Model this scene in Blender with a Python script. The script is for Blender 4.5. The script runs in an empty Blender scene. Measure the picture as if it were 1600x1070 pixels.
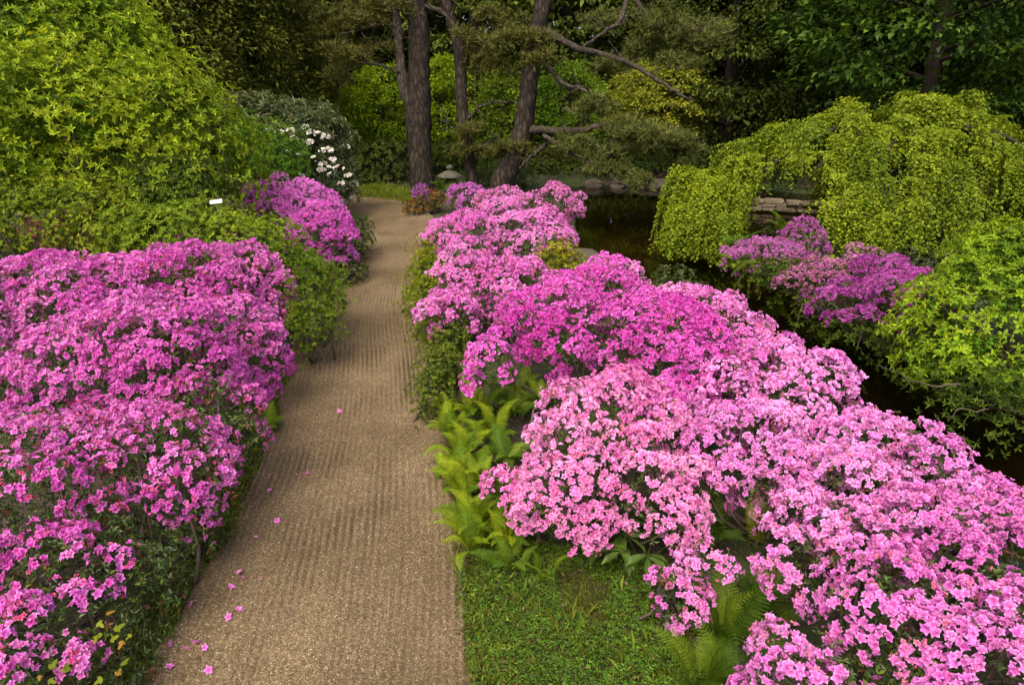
import bpy, math, random
import numpy as np
from mathutils import Matrix, Vector

# ------------------------------------------------------------------ camera, world, sun, exposure
S = bpy.context.scene
COL = S.collection
F, CX, CY, HZ, CH = 1067.0, 800.0, 535.0, 120.0, 2.3
TH = math.atan((CY - HZ) / F)
CT, ST = math.cos(TH), math.sin(TH)
cam_d = bpy.data.cameras.new('camera')
cam_d.sensor_width = 36.0
cam_d.lens = 36.0 * F / 1600.0
cam_d.clip_start = 0.05
cam_d.clip_end = 600.0
cam = bpy.data.objects.new('camera', cam_d)
cam.location = (0, 0, CH)
cam.rotation_euler = (math.pi / 2 - TH, 0, 0)
COL.objects.link(cam)
S.camera = cam

SUN_EL, SUN_AZ = math.radians(58), math.radians(205)      # azimuth clockwise from +Y: behind the camera, a little to the left
wd = bpy.data.worlds.new('World')
S.world = wd
wd.use_nodes = True
wn = wd.node_tree
sky = wn.nodes.new('ShaderNodeTexSky')
sky.sky_type = 'NISHITA'
sky.sun_disc = False
sky.sun_elevation = SUN_EL
sky.sun_rotation = SUN_AZ
sky.air_density = 0.7
sky.dust_density = 6.0
sky.ozone_density = 0.2
bg = wn.nodes['Background']
bg.inputs['Strength'].default_value = 0.15
wn.links.new(sky.outputs[0], bg.inputs['Color'])
sl = bpy.data.lights.new('sun', 'SUN')
sl.energy = 1.2
sl.angle = math.radians(40)
sl.color = (1.0, 0.91, 0.74)
sun = bpy.data.objects.new('sun', sl)
sd = Vector((math.sin(SUN_AZ) * math.cos(SUN_EL), math.cos(SUN_AZ) * math.cos(SUN_EL), math.sin(SUN_EL)))
sun.rotation_euler = sd.to_track_quat('Z', 'Y').to_euler()
COL.objects.link(sun)
S.view_settings.view_transform = 'Standard'
S.view_settings.look = 'None'
S.view_settings.gamma = 1.0
S.view_settings.use_curve_mapping = False
S.view_settings.exposure = 1.08
S.cycles.max_bounces = 6
S.cycles.diffuse_bounces = 3
S.cycles.glossy_bounces = 3
S.cycles.transmission_bounces = 4
S.cycles.transparent_max_bounces = 8
S.cycles.caustics_reflective = False
S.cycles.caustics_refractive = False

R = np.random.default_rng(11)

# ------------------------------------------------------------------ helpers: where things stand
def ray(px, py):
    x = (px - CX) / F
    y = -(py - CY) / F
    return np.array([x, CT + y * ST, -ST + y * CT])

def on(px, py, z=0.0):
    """point at height z seen at a place of the photograph"""
    d = ray(px, py)
    return np.array([0, 0, CH]) + d * ((z - CH) / d[2])

def at(px, py, zc):
    return np.array([0, 0, CH]) + ray(px, py) * zc

def project(p):
    p = np.asarray(p, float) - np.array([0, 0, CH])
    zc = p[..., 1] * CT - p[..., 2] * ST
    yc = p[..., 1] * ST + p[..., 2] * CT
    zs = np.where(zc > 0.05, zc, 0.05)
    return CX + F * p[..., 0] / zs, CY - F * yc / zs, zc

# ------------------------------------------------------------------ helpers: meshes
def unit(v):
    v = np.asarray(v, float)
    return v / np.maximum(np.linalg.norm(v, axis=-1, keepdims=True), 1e-9)

class Acc:
    def __init__(self):
        self.v, self.f, self.c, self.m, self.n = [], [], [], [], 0
    def add(self, v, f, c=(1, 1, 1), mi=0):
        v = np.asarray(v, np.float32).reshape(-1, 3)
        f = np.asarray(f, np.int64).reshape(-1, 3)
        c = np.broadcast_to(np.asarray(c, np.float32), v.shape)
        self.v.append(v); self.f.append(f + self.n); self.c.append(c)
        self.m.append(np.full(len(f), mi, np.int32)); self.n += len(v)
    def mesh(self, name, mats, smooth=False):
        v = np.concatenate(self.v) if self.v else np.zeros((0, 3), np.float32)
        f = np.concatenate(self.f) if self.f else np.zeros((0, 3), np.int64)
        c = np.concatenate(self.c) if self.c else np.zeros((0, 3), np.float32)
        me = bpy.data.meshes.new(name)
        me.vertices.add(len(v)); me.loops.add(3 * len(f)); me.polygons.add(len(f))
        me.vertices.foreach_set('co', np.ascontiguousarray(v, np.float32).ravel())
        me.loops.foreach_set('vertex_index', np.ascontiguousarray(f, np.int32).ravel())
        me.polygons.foreach_set('loop_start', np.arange(0, 3 * len(f), 3, dtype=np.int32))
        if len(f):
            me.polygons.foreach_set('material_index', np.concatenate(self.m))
            me.polygons.foreach_set('use_smooth', np.full(len(f), smooth, bool))
        a = me.color_attributes.new('Col', 'FLOAT_COLOR', 'POINT')
        a.data.foreach_set('color', np.concatenate([c, np.ones((len(c), 1), np.float32)], 1).ravel())
        for m in (mats if isinstance(mats, (list, tuple)) else [mats]):
            me.materials.append(m)
        me.update(calc_edges=True)
        me.validate()
        return me
    def obj(self, name, mats, parent=None, smooth=False, kind=None):
        o = bpy.data.objects.new(name, self.mesh(name, mats, smooth))
        COL.objects.link(o)
        if parent is not None:
            o.parent = parent
            o.matrix_parent_inverse = Matrix.Translation(-Vector(parent.location))
        if kind:
            o['kind'] = kind
        return o

def thing(name, label, cat, loc, group=None):
    o = bpy.data.objects.new(name, None)
    o.empty_display_size = 0.1
    o.location = [float(a) for a in loc]
    o['label'] = label
    o['category'] = cat
    if group:
        o['group'] = group
    COL.objects.link(o)
    return o

def tag(o, label, cat, group=None, kind=None):
    o['label'] = label
    if cat: o['category'] = cat
    if group: o['group'] = group
    if kind: o['kind'] = kind
    return o

def frames(axis, normal):
    """rows: x axis (leaf axis), y, z (normal)"""
    x = unit(axis)
    z = normal - np.sum(normal * x, -1, keepdims=True) * x
    z = unit(z)
    y = np.cross(z, x)
    return np.stack([x, y, z], 1)

def rand_frames(n, rng):
    """frames whose z is n, spun at random"""
    t = rng.normal(size=n.shape)
    z = unit(n)
    x = unit(t - np.sum(t * z, -1, keepdims=True) * z)
    return np.stack([x, np.cross(z, x), z], 1)

def stamp(acc, temps, pos, fr, sc, col, rng, mi=0):
    """copy little templates (v, f, tint) to many places"""
    if len(pos) == 0: return
    which = rng.integers(0, len(temps), len(pos))
    sc = np.broadcast_to(np.asarray(sc, float), (len(pos),))
    col = np.broadcast_to(np.asarray(col, float), (len(pos), 3))
    for k, (tv, tf, tc) in enumerate(temps):
        i = np.nonzero(which == k)[0]
        if len(i) == 0: continue
        v = np.einsum('kj,njl->nkl', tv, fr[i]) * sc[i, None, None] + pos[i, None, :]
        f = tf[None] + (np.arange(len(i)) * len(tv))[:, None, None]
        c = col[i, None, :] * tc[None]
        acc.add(v.reshape(-1, 3), f.reshape(-1, 3), c.reshape(-1, 3), mi)

def tube(acc, pts, rad, n=7, col=(1, 1, 1), rough=0.0, rng=None, mi=0):
    pts = np.asarray(pts, float); m = len(pts)
    rad = np.broadcast_to(np.asarray(rad, float), (m,))
    t = unit(np.gradient(pts, axis=0))
    ref = np.tile([0.31, 0.95, 0.05], (m, 1)) if abs(t[0][1]) < .8 else np.tile([1., 0.1, 0.1], (m, 1))
    u = unit(np.cross(t, ref)); w = np.cross(t, u)
    a = np.linspace(0, 2 * np.pi, n, endpoint=False)
    r = rad[:, None] * np.ones((1, n))
    if rough and rng is not None:
        r = r * (1 + rough * rng.normal(size=(m, n)))
    v = pts[:, None] + r[..., None] * (np.cos(a)[None, :, None] * u[:, None] + np.sin(a)[None, :, None] * w[:, None])
    f = []
    for i in range(m - 1):
        for j in range(n):
            a0, a1 = i * n + j, i * n + (j + 1) % n
            f += [(a0, a1, a1 + n), (a0, a1 + n, a0 + n)]
    v = np.concatenate([v.reshape(-1, 3), pts[-1:] + t[-1:] * rad[-1]])
    for j in range(n):
        f.append(((m - 1) * n + j, (m - 1) * n + (j + 1) % n, m * n))
    acc.add(v, f, col, mi)

def spline(ctrl, n):
    c = np.asarray(ctrl, float)
    p = np.concatenate([2 * c[:1] - c[1:2], c, 2 * c[-1:] - c[-2:-1]])
    out = []
    for s in np.linspace(0, len(c) - 1 - 1e-6, n):
        i = int(s); t = s - i
        a, b, d, e = p[i], p[i + 1], p[i + 2], p[i + 3]
        out.append(.5 * ((2 * b) + (-a + d) * t + (2 * a - 5 * b + 4 * d - e) * t * t + (-a + 3 * b - 3 * d + e) * t ** 3))
    return np.array(out)

def fnoise(p, seed=0, oct=4, scale=1.0):
    """cheap smooth noise from summed sines, about -1..1"""
    r = np.random.default_rng(seed)
    p = np.asarray(p, float) * scale
    out = np.zeros(p.shape[:-1]); amp = 1.0; tot = 0
    for o in range(oct):
        for _ in range(3):
            k = r.normal(size=p.shape[-1]) * (1.7 ** o) * 1.6
            out += amp * np.sin(p @ k + r.uniform(0, 6.28)); tot += amp * .8
        amp *= .62
    return out / tot * 1.4

# ------------------------------------------------------------------ materials
def new_mat(name):
    m = bpy.data.materials.new(name)
    m.use_nodes = True
    nt = m.node_tree
    nt.nodes.clear()
    out = nt.nodes.new('ShaderNodeOutputMaterial')
    return m, nt, out

def N(nt, kind, **kw):
    n = nt.nodes.new('ShaderNode' + kind)
    for k, v in kw.items():
        if k in n.inputs: n.inputs[k].default_value = v
        else: setattr(n, k, v)
    return n

def ramp(nt, src, stops):
    r = nt.nodes.new('ShaderNodeValToRGB')
    el = r.color_ramp.elements
    while len(el) < len(stops): el.new(0.5)
    for e, (p, c) in zip(el, stops):
        e.position = p
        e.color = (*c, 1) if len(c) == 3 else c
    nt.links.new(src, r.inputs[0])
    return r

def foliage_mat(name, rough=0.5, spec=0.3, trans=0.3, warm=(1.25, 1.1, .6), noise=14.0, nv=0.25):
    m, nt, out = new_mat(name)
    L = nt.links.new
    at_ = N(nt, 'Attribute', attribute_name='Col')
    tc = N(nt, 'TexCoord')
    no = N(nt, 'TexNoise', Scale=noise, Detail=2.0)
    L(tc.outputs['Object'], no.inputs['Vector'])
    mr = N(nt, 'MapRange')
    mr.inputs['From Min'].default_value = .3; mr.inputs['From Max'].default_value = .7
    mr.inputs['To Min'].default_value = 1 - nv; mr.inputs['To Max'].default_value = 1 + nv
    L(no.outputs[0], mr.inputs['Value'])
    mul = N(nt, 'VectorMath', operation='SCALE')
    L(at_.outputs['Color'], mul.inputs[0]); L(mr.outputs[0], mul.inputs['Scale'])
    pb = N(nt, 'BsdfPrincipled', Roughness=rough)
    pb.inputs['Specular IOR Level'].default_value = spec
    L(mul.outputs[0], pb.inputs['Base Color'])
    if trans > 0:
        tr = N(nt, 'BsdfTranslucent')
        wm = N(nt, 'VectorMath', operation='MULTIPLY'); wm.inputs[1].default_value = warm
        L(mul.outputs[0], wm.inputs[0]); L(wm.outputs[0], tr.inputs['Color'])
        mx = N(nt, 'MixShader'); mx.inputs[0].default_value = trans
        L(pb.outputs[0], mx.inputs[1]); L(tr.outputs[0], mx.inputs[2])
        L(mx.outputs[0], out.inputs['Surface'])
    else:
        L(pb.outputs[0], out.inputs['Surface'])
    return m

M_PETAL = foliage_mat('azalea_petal', .55, .25, .34, (1.1, .9, 1.0), 9.0, .10)
M_WHITE = foliage_mat('white_petal', .55, .25, .25, (1, 1, .95), 9.0, .08)
M_LEAF = foliage_mat('glossy_leaf', .42, .35, .28)
M_SOFT = foliage_mat('soft_leaf', .6, .2, .36)
M_DARK = foliage_mat('dark_leaf', .6, .15, .2)
M_NEEDLE = foliage_mat('pine_needle', .6, .2, .15)
M_FERN = foliage_mat('fern_frond', .55, .2, .38)
M_GRASS = foliage_mat('grass_blade', .55, .2, .3)

def bark_mat(name, c0, c1, c2, sx=22.0, bump=.6):
    m, nt, out = new_mat(name)
    L = nt.links.new
    tc = N(nt, 'TexCoord')
    mp = N(nt, 'Mapping'); mp.inputs['Scale'].default_value = (1, 1, .18)
    L(tc.outputs['Object'], mp.inputs['Vector'])
    vo = N(nt, 'TexVoronoi', Scale=sx, feature='DISTANCE_TO_EDGE')
    no = N(nt, 'TexNoise', Scale=sx * .8, Detail=6.0, Roughness=.7)
    n2 = N(nt, 'TexNoise', Scale=2.2, Detail=3.0)
    L(mp.outputs[0], no.inputs['Vector']); L(tc.outputs['Object'], n2.inputs['Vector'])
    wv = N(nt, 'VectorMath', operation='ADD')
    sc = N(nt, 'VectorMath', operation='SCALE'); sc.inputs['Scale'].default_value = .12
    L(no.outputs['Color'], sc.inputs[0]); L(mp.outputs[0], wv.inputs[0]); L(sc.outputs[0], wv.inputs[1])
    L(wv.outputs[0], vo.inputs['Vector'])
    r1 = ramp(nt, vo.outputs[0], [(0.0, c0), (.14, c1), (.5, c2)])
    r2 = ramp(nt, n2.outputs[0], [(.35, (.75, .72, .68)), (.62, (1.15, 1.08, 1.0))])
    mx = N(nt, 'MixRGB', blend_type='MULTIPLY'); mx.inputs[0].default_value = 1
    L(r1.outputs[0], mx.inputs[1]); L(r2.outputs[0], mx.inputs[2])
    pb = N(nt, 'BsdfPrincipled', Roughness=.9); pb.inputs['Specular IOR Level'].default_value = .15
    L(mx.outputs[0], pb.inputs['Base Color'])
    ad = N(nt, 'Math', operation='ADD'); L(vo.outputs[0], ad.inputs[0]); L(no.outputs[0], ad.inputs[1])
    bp = N(nt, 'Bump', Strength=bump, Distance=.04); L(ad.outputs[0], bp.inputs['Height'])
    L(bp.outputs[0], pb.inputs['Normal']); L(pb.outputs[0], out.inputs['Surface'])
    return m

M_BARK = bark_mat('pine_bark', (.010, .008, .006), (.027, .022, .017), (.056, .048, .038), 11, 1.0)
M_LIMB = bark_mat('pine_limb_bark', (.022, .018, .014), (.062, .053, .042), (.115, .102, .084), 20, .7)
M_BARKD = bark_mat('dark_bark', (.02, .016, .012), (.045, .036, .028), (.07, .06, .05), 18)
M_TWIG = bark_mat('twig_bark', (.05, .04, .03), (.10, .085, .066), (.17, .145, .12), 60, .3)

def stone_mat(name, c0, c1, moss=(.06, .075, .02), mossf=.5, scale=5.0):
    m, nt, out = new_mat(name)
    L = nt.links.new
    tc = N(nt, 'TexCoord')
    no = N(nt, 'TexNoise', Scale=scale, Detail=8.0, Roughness=.65)
    n2 = N(nt, 'TexNoise', Scale=scale * .5, Detail=4.0)
    L(tc.outputs['Object'], no.inputs['Vector']); L(tc.outputs['Object'], n2.inputs['Vector'])
    r1 = ramp(nt, no.outputs[0], [(.3, c0), (.7, c1)])
    r2 = ramp(nt, n2.outputs[0], [(.5, (0, 0, 0)), (.62, (mossf,) * 3)])
    mx = N(nt, 'MixRGB'); mx.inputs[2].default_value = (*moss, 1)
    L(r2.outputs[0], mx.inputs[0]); L(r1.outputs[0], mx.inputs[1])
    pb = N(nt, 'BsdfPrincipled', Roughness=.88); L(mx.outputs[0], pb.inputs['Base Color'])
    bp = N(nt, 'Bump', Strength=.5, Distance=.03); L(no.outputs[0], bp.inputs['Height'])
    L(bp.outputs[0], pb.inputs['Normal']); L(pb.outputs[0], out.inputs['Surface'])
    return m

M_STONE = stone_mat('lantern_granite', (.035, .034, .027), (.10, .096, .075), mossf=.6, scale=14)
M_ROCK = stone_mat('pond_rock', (.030, .023, .015), (.085, .066, .045), mossf=.5, scale=4)
M_SLATE = stone_mat('ledge_stone', (.05, .036, .022), (.17, .13, .08), mossf=.3, scale=9)

def soil_mat():
    m, nt, out = new_mat('garden_soil')
    L = nt.links.new
    tc = N(nt, 'TexCoord')
    n1 = N(nt, 'TexNoise', Scale=1.3, Detail=5.0)
    n2 = N(nt, 'TexNoise', Scale=26.0, Detail=6.0, Roughness=.7)
    for n in (n1, n2): L(tc.outputs['Object'], n.inputs['Vector'])
    r1 = ramp(nt, n2.outputs[0], [(.3, (.016, .011, .006)), (.55, (.045, .032, .018)), (.78, (.095, .07, .038))])
    r2 = ramp(nt, n2.outputs[0], [(.3, (.014, .022, .004)), (.7, (.055, .075, .012))])
    rm = ramp(nt, n1.outputs[0], [(.42, (0, 0, 0)), (.58, (1, 1, 1))])
    mx = N(nt, 'MixRGB'); L(rm.outputs[0], mx.inputs[0]); L(r1.outputs[0], mx.inputs[1]); L(r2.outputs[0], mx.inputs[2])
    pb = N(nt, 'BsdfPrincipled', Roughness=.95); L(mx.outputs[0], pb.inputs['Base Color'])
    bp = N(nt, 'Bump', Strength=.8, Distance=.04); L(n2.outputs[0], bp.inputs['Height'])
    L(bp.outputs[0], pb.inputs['Normal']); L(pb.outputs[0], out.inputs['Surface'])
    return m
M_SOIL = soil_mat()

def gravel_mat():
    m, nt, out = new_mat('raked_gravel')
    L = nt.links.new
    tc = N(nt, 'TexCoord')
    at_ = N(nt, 'Attribute', attribute_name='Col')          # gravel tint: darker in the grooves, in patches and where wet
    vo = N(nt, 'TexVoronoi', Scale=210.0, Randomness=1.0)
    v2 = N(nt, 'TexVoronoi', Scale=105.0, Randomness=1.0)
    no = N(nt, 'TexNoise', Scale=1.1, Detail=5.0)
    for n in (vo, v2, no): L(tc.outputs['Object'], n.inputs['Vector'])
    sp = N(nt, 'SeparateColor'); L(vo.outputs['Color'], sp.inputs[0])
    r1 = ramp(nt, sp.outputs[0], [(0, (.085, .060, .029)), (.35, (.152, .112, .058)), (.7, (.205, .154, .084)), (.93, (.275, .213, .125)), (1, (.50, .43, .31))])
    s2 = N(nt, 'SeparateColor'); L(v2.outputs['Color'], s2.inputs[0])
    r2 = ramp(nt, s2.outputs[0], [(0, (.72, .69, .64)), (.6, (1, 1, 1)), (1, (1.22, 1.2, 1.18))])
    r3 = ramp(nt, no.outputs[0], [(.34, (.70, .66, .60)), (.6, (1.06, 1.03, 1.0))])
    mx = N(nt, 'MixRGB', blend_type='MULTIPLY'); mx.inputs[0].default_value = 1
    L(r1.outputs[0], mx.inputs[1]); L(r2.outputs[0], mx.inputs[2])
    m3 = N(nt, 'MixRGB', blend_type='MULTIPLY'); m3.inputs[0].default_value = 1
    L(mx.outputs[0], m3.inputs[1]); L(r3.outputs[0], m3.inputs[2])
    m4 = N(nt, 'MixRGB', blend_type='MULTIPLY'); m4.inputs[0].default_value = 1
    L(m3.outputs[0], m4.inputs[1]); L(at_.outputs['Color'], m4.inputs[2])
    pb = N(nt, 'BsdfPrincipled', Roughness=.85); pb.inputs['Specular IOR Level'].default_value = .25
    L(m4.outputs[0], pb.inputs['Base Color'])
    bp = N(nt, 'Bump', Strength=.9, Distance=.008); L(vo.outputs['Distance'], bp.inputs['Height']); bp.invert = True
    L(bp.outputs[0], pb.inputs['Normal']); L(pb.outputs[0], out.inputs['Surface'])
    return m
M_GRAVEL = gravel_mat()

def water_mat():
    m, nt, out = new_mat('dark_pond_water')
    L = nt.links.new
    tc = N(nt, 'TexCoord')
    no = N(nt, 'TexNoise', Scale=3.0, Detail=3.0)
    L(tc.outputs['Object'], no.inputs['Vector'])
    bp = N(nt, 'Bump', Strength=.06, Distance=.05); L(no.outputs[0], bp.inputs['Height'])
    gl = N(nt, 'BsdfGlossy', Roughness=.03); L(bp.outputs[0], gl.inputs['Normal'])
    gl.inputs['Color'].default_value = (.9, .9, .9, 1)
    tr = N(nt, 'BsdfTransparent'); tr.inputs['Color'].default_value = (.38, .28, .14, 1)
    fr = N(nt, 'Fresnel', IOR=1.33); L(bp.outputs[0], fr.inputs['Normal'])
    mx = N(nt, 'MixShader'); L(fr.outputs[0], mx.inputs[0]); L(tr.outputs[0], mx.inputs[1]); L(gl.outputs[0], mx.inputs[2])
    L(mx.outputs[0], out.inputs['Surface'])
    return m
M_WATER = water_mat()

def plain_mat(name, c, rough=.5, nscale=40.0, nv=.12, metal=0.0):
    m, nt, out = new_mat(name)
    L = nt.links.new
    tc = N(nt, 'TexCoord'); no = N(nt, 'TexNoise', Scale=nscale, Detail=3.0)
    L(tc.outputs['Object'], no.inputs['Vector'])
    r = ramp(nt, no.outputs[0], [(.3, tuple(a * (1 - nv) for a in c)), (.7, tuple(min(1, a * (1 + nv)) for a in c))])
    pb = N(nt, 'BsdfPrincipled', Roughness=rough, Metallic=metal)
    L(r.outputs[0], pb.inputs['Base Color']); L(pb.outputs[0], out.inputs['Surface'])
    return m
M_TAG = plain_mat('label_plate', (.62, .63, .60), .35)
M_STAKE = plain_mat('label_stake', (.18, .18, .17), .45, metal=.6)

# ------------------------------------------------------------------ templates for leaves and flowers
def leaf_t(w=.42, fold=.10, droop=.10, hi=False):
    if not hi:
        v = np.array([[0, 0, 0], [.48, .5 * w, fold], [.48, -.5 * w, fold], [1, 0, -droop], ])
        f = np.array([[0, 2, 3], [0, 3, 1]])
        c = np.array([[.85] * 3, [1] * 3, [1] * 3, [1.08] * 3])
    else:
        v = np.array([[0, 0, 0], [.3, .36 * w, fold * .8], [.3, -.36 * w, fold * .8], [.65, .5 * w, fold * .7], [.65, -.5 * w, fold * .7],
                      [1, 0, -droop], [.32, 0, .0], [.66, 0, -.02]])
        f = np.array([[0, 6, 1], [0, 2, 6], [1, 6, 7], [1, 7, 3], [2, 4, 7], [2, 7, 6], [3, 7, 5], [4, 5, 7]])
        c = np.array([[.85] * 3, [1] * 3, [1] * 3, [1.02] * 3, [1.02] * 3, [1.05] * 3, [1.12] * 3, [1.12] * 3])
    return v, f, c

def flower_t(rng, hi=2, petals=5, throat=(.80, .40, .66)):
    v = [[0, 0, -.62]]; f = []; c = [list(throat)]
    for k in range(petals):
        a = 2 * np.pi * k / petals + rng.normal(0, .10)
        L = rng.uniform(.88, 1.12); w = rng.uniform(.36, .47); tz = rng.uniform(-.22, .30); mz = rng.uniform(-.05, .16)
        ca, sa = np.cos(a), np.sin(a)
        def P(r, s, z): return [r * ca - s * sa, r * sa + s * ca, z]
        b = len(v)
        br = rng.uniform(.9, 1.1)
        if hi == 2:
            v += [P(.55 * L, w, mz + .05), P(.55 * L, -w, mz + .05), P(.52 * L, 0, mz - .08), P(.84 * L, .22, tz * .7), P(.84 * L, -.22, tz * .7), P(1.10 * L, 0, tz)]
            c += [[1.0 * br] * 3, [1.0 * br] * 3, [.90 * br, .62 * br, .82 * br], [1.06 * br, 1.12 * br, 1.08 * br], [1.06 * br, 1.12 * br, 1.08 * br], [1.12 * br, 1.5 * br, 1.2 * br]]
            f += [(0, b + 2, b), (0, b + 1, b + 2), (b, b + 2, b + 3), (b + 2, b + 1, b + 4), (b + 2, b + 4, b + 5), (b + 2, b + 5, b + 3)]
        elif hi == 1:
            v += [P(.58 * L, w, mz + .05), P(.58 * L, -w, mz + .05), P(.5 * L, 0, mz - .1), P(1.02 * L, 0, tz)]
            c += [[1.0 * br] * 3, [1.0 * br] * 3, [.90 * br, .62 * br, .82 * br], [1.12 * br, 1.5 * br, 1.2 * br]]
            f += [(0, b + 2, b), (0, b + 1, b + 2), (b, b + 2, b + 3), (b + 2, b + 1, b + 3)]
        else:
            v += [P(.6 * L, w, mz), P(.6 * L, -w, mz), P(1.0 * L, 0, tz)]
            c += [[1.0 * br] * 3, [1.0 * br] * 3, [1.12 * br, 1.4 * br, 1.18 * br]]
            f += [(0, b + 1, b + 2), (0, b + 2, b)]
    if hi == 2:                              # stamens
        for k in range(3):
            a = rng.uniform(0, 6.28); b = len(v)
            d = np.array([np.cos(a), np.sin(a), 0])
            v += [[.03, 0, -.3], [-.03, 0, -.3], list(d * .35 + np.array([0, 0, .42]))]
            c += [[1.05, .8, .95]] * 3
            f.append((b, b + 1, b + 2))
    return np.array(v, float), np.array(f), np.array(c, float)

_r = np.random.default_rng(5)
def closed(t, k, dz):
    v, f, c = t
    v = v * np.array([k, k, 1.35]); v = v + np.array([0, 0, dz])
    return v, f, c * np.array([.93, .80, .86])
FL_HI = [flower_t(_r, 2) for _ in range(7)]
FL_MID = [flower_t(_r, 1) for _ in range(7)]
FL_LO = [flower_t(_r, 0) for _ in range(6)]
FL_MID += [closed(flower_t(_r, 1), .62, .1), closed(flower_t(_r, 1), .5, .0)]
FL_FAR = []
for _ in range(6):
    v_, c_, f_ = [[0, 0, -.5]], [[.8, .42, .68]], []
    for k_ in range(5):
        b_ = len(v_); a_ = 2 * np.pi * k_ / 5 + _r.normal(0, .12); z_ = _r.uniform(-.15, .3); L_ = _r.uniform(.85, 1.1); g_ = _r.uniform(.9, 1.1)
        v_ += [[L_ * math.cos(a_ - .42), L_ * math.sin(a_ - .42), z_], [L_ * math.cos(a_ + .42), L_ * math.sin(a_ + .42), z_ + .1]]
        c_ += [[1.05 * g_, 1.15 * g_, 1.08 * g_]] * 2; f_.append((0, b_, b_ + 1))
    FL_FAR.append((np.array(v_), np.array(f_), np.array(c_)))
FL_LO += [closed(flower_t(_r, 0), .62, .1)]
LF_S = [leaf_t(.42), leaf_t(.36, .14, .0), leaf_t(.46, .05, .2)]
LF_HI = [leaf_t(.5, .1, .1, True), leaf_t(.44, .14, .02, True), leaf_t(.54, .07, .18, True)]
LF_LANCE = [leaf_t(.27, .08, .06), leaf_t(.31, .12, .18), leaf_t(.24, .06, -.04)]
LF_SPRAY = [leaf_t(.6, .12, .2), leaf_t(.75, .2, .05), leaf_t(.5, .0, .3)]

def whorls(pos, nrm, k, elev, rng, jit=.25):
    """k leaves round each shoot tip"""
    n = len(pos)
    fr = rand_frames(nrm, rng)
    ph = rng.uniform(0, 6.28, (n, 1)) + np.arange(k)[None] * 2 * np.pi / k + rng.normal(0, jit, (n, k))
    el = elev + rng.normal(0, jit, (n, k))
    h = np.cos(ph)[..., None] * fr[:, None, 0] + np.sin(ph)[..., None] * fr[:, None, 1]
    ax = np.cos(el)[..., None] * h + np.sin(el)[..., None] * fr[:, None, 2]
    nz = -np.sin(el)[..., None] * h + np.cos(el)[..., None] * fr[:, None, 2]
    return np.repeat(pos, k, 0), frames(ax.reshape(-1, 3), nz.reshape(-1, 3))

def vary(col, n, rng, dv=.18, dh=.08):
    col = np.asarray(col, float)
    c = np.broadcast_to(col, (n, 3)) * np.exp(rng.normal(0, dv, (n, 1))) * np.exp(rng.normal(0, dh, (n, 3)))
    return c

# ------------------------------------------------------------------ lobes: rounded masses that a shrub is made of
def lobe(px, py, z, rx, ry, rz):
    c = on(px, py, z)
    return (c[0], c[1], c[2], rx, ry, rz)

def surface_points(lobes, n, rng, zmin=.03, lo=.9, hi=1.02, down=-.35, nseed=1):
    """points over the outside of a set of lobes, with outward normals"""
    l = np.array(lobes)
    area = (l[:, 3] * l[:, 4] + l[:, 3] * l[:, 5] + l[:, 4] * l[:, 5])
    k = rng.choice(len(l), int(n * 2.2), p=area / area.sum())
    d = unit(rng.normal(size=(len(k), 3)))
    d[:, 2] = np.where(d[:, 2] < down, -d[:, 2], d[:, 2])
    lump = 1 + .15 * fnoise(d * 2.6 + k[:, None] * 3.1, nseed)
    rad = rng.uniform(lo, hi, len(k)) * lump
    p = l[k, :3] + d * l[k, 3:6] * rad[:, None]
    nr = unit(d / l[k, 3:6])
    q = (p[:, None] - l[None, :, :3]) / l[None, :, 3:6]
    e = np.sum(q * q, -1)
    e[np.arange(len(k)), k] = 9
    ok = (e.min(1) > .86) & (p[:, 2] > zmin)
    p, nr = p[ok][:n], nr[ok][:n]
    return p, nr

def lobes_area(lobes):
    l = np.array(lobes)
    return float(np.sum(2 * np.pi * ((l[:, 3] * l[:, 4]) ** 1.6 / 3 + (l[:, 3] * l[:, 5]) ** 1.6 / 3 + (l[:, 4] * l[:, 5]) ** 1.6 / 3) ** (1 / 1.6))) * 1.25

def thin(p, n, spacing):
    keep = []
    grid = {}
    for i, q in enumerate(p):
        key = tuple(np.floor(q / spacing).astype(int))
        ok = True
        for dx in (-1, 0, 1):
            for dy in (-1, 0, 1):
                for dz in (-1, 0, 1):
                    for j in grid.get((key[0] + dx, key[1] + dy, key[2] + dz), ()):
                        if np.sum((p[j] - q) ** 2) < spacing * spacing:
                            ok = False; break
                    if not ok: break
                if not ok: break
            if not ok: break
        if ok:
            grid.setdefault(key, []).append(i); keep.append(i)
    return p[keep], n[keep]

def branches(acc, base, tips, rng, r0=.016, r1=.003, bend=.18, n=5, seg=5):
    for t in tips:
        b = np.asarray(base) + np.array([rng.normal(0, .07), rng.normal(0, .07), 0])
        mid = (b * .55 + t * .45) + np.array([rng.normal(0, bend), rng.normal(0, bend), -.04]) * np.linalg.norm(t - b)
        mid[2] = max(mid[2], .03)
        tube(acc, spline([b, mid, t], seg), np.linspace(r0 * rng.uniform(.7, 1.3), r1, seg), n)

def pick_front(pos, nrm, count, pad=10):
    """the pieces that show largest from the path: near, facing and not behind another"""
    x, y, zc = project(pos)
    d = unit(np.array([0, 0, CH]) - pos)
    ok = (x > -pad) & (x < 1600 + pad) & (y > -pad) & (y < 1070 + pad) & (np.sum(d * nrm, 1) > .25) & (zc > .5)
    cell = {}
    for i in np.nonzero(ok)[0]:
        k = (int(x[i] // 9), int(y[i] // 9))
        if k not in cell or zc[i] < zc[cell[k]]: cell[k] = i
    idx = np.array(sorted(cell.values(), key=lambda i: zc[i]))[:count].astype(int) if cell else np.zeros(0, int)
    return idx

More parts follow.
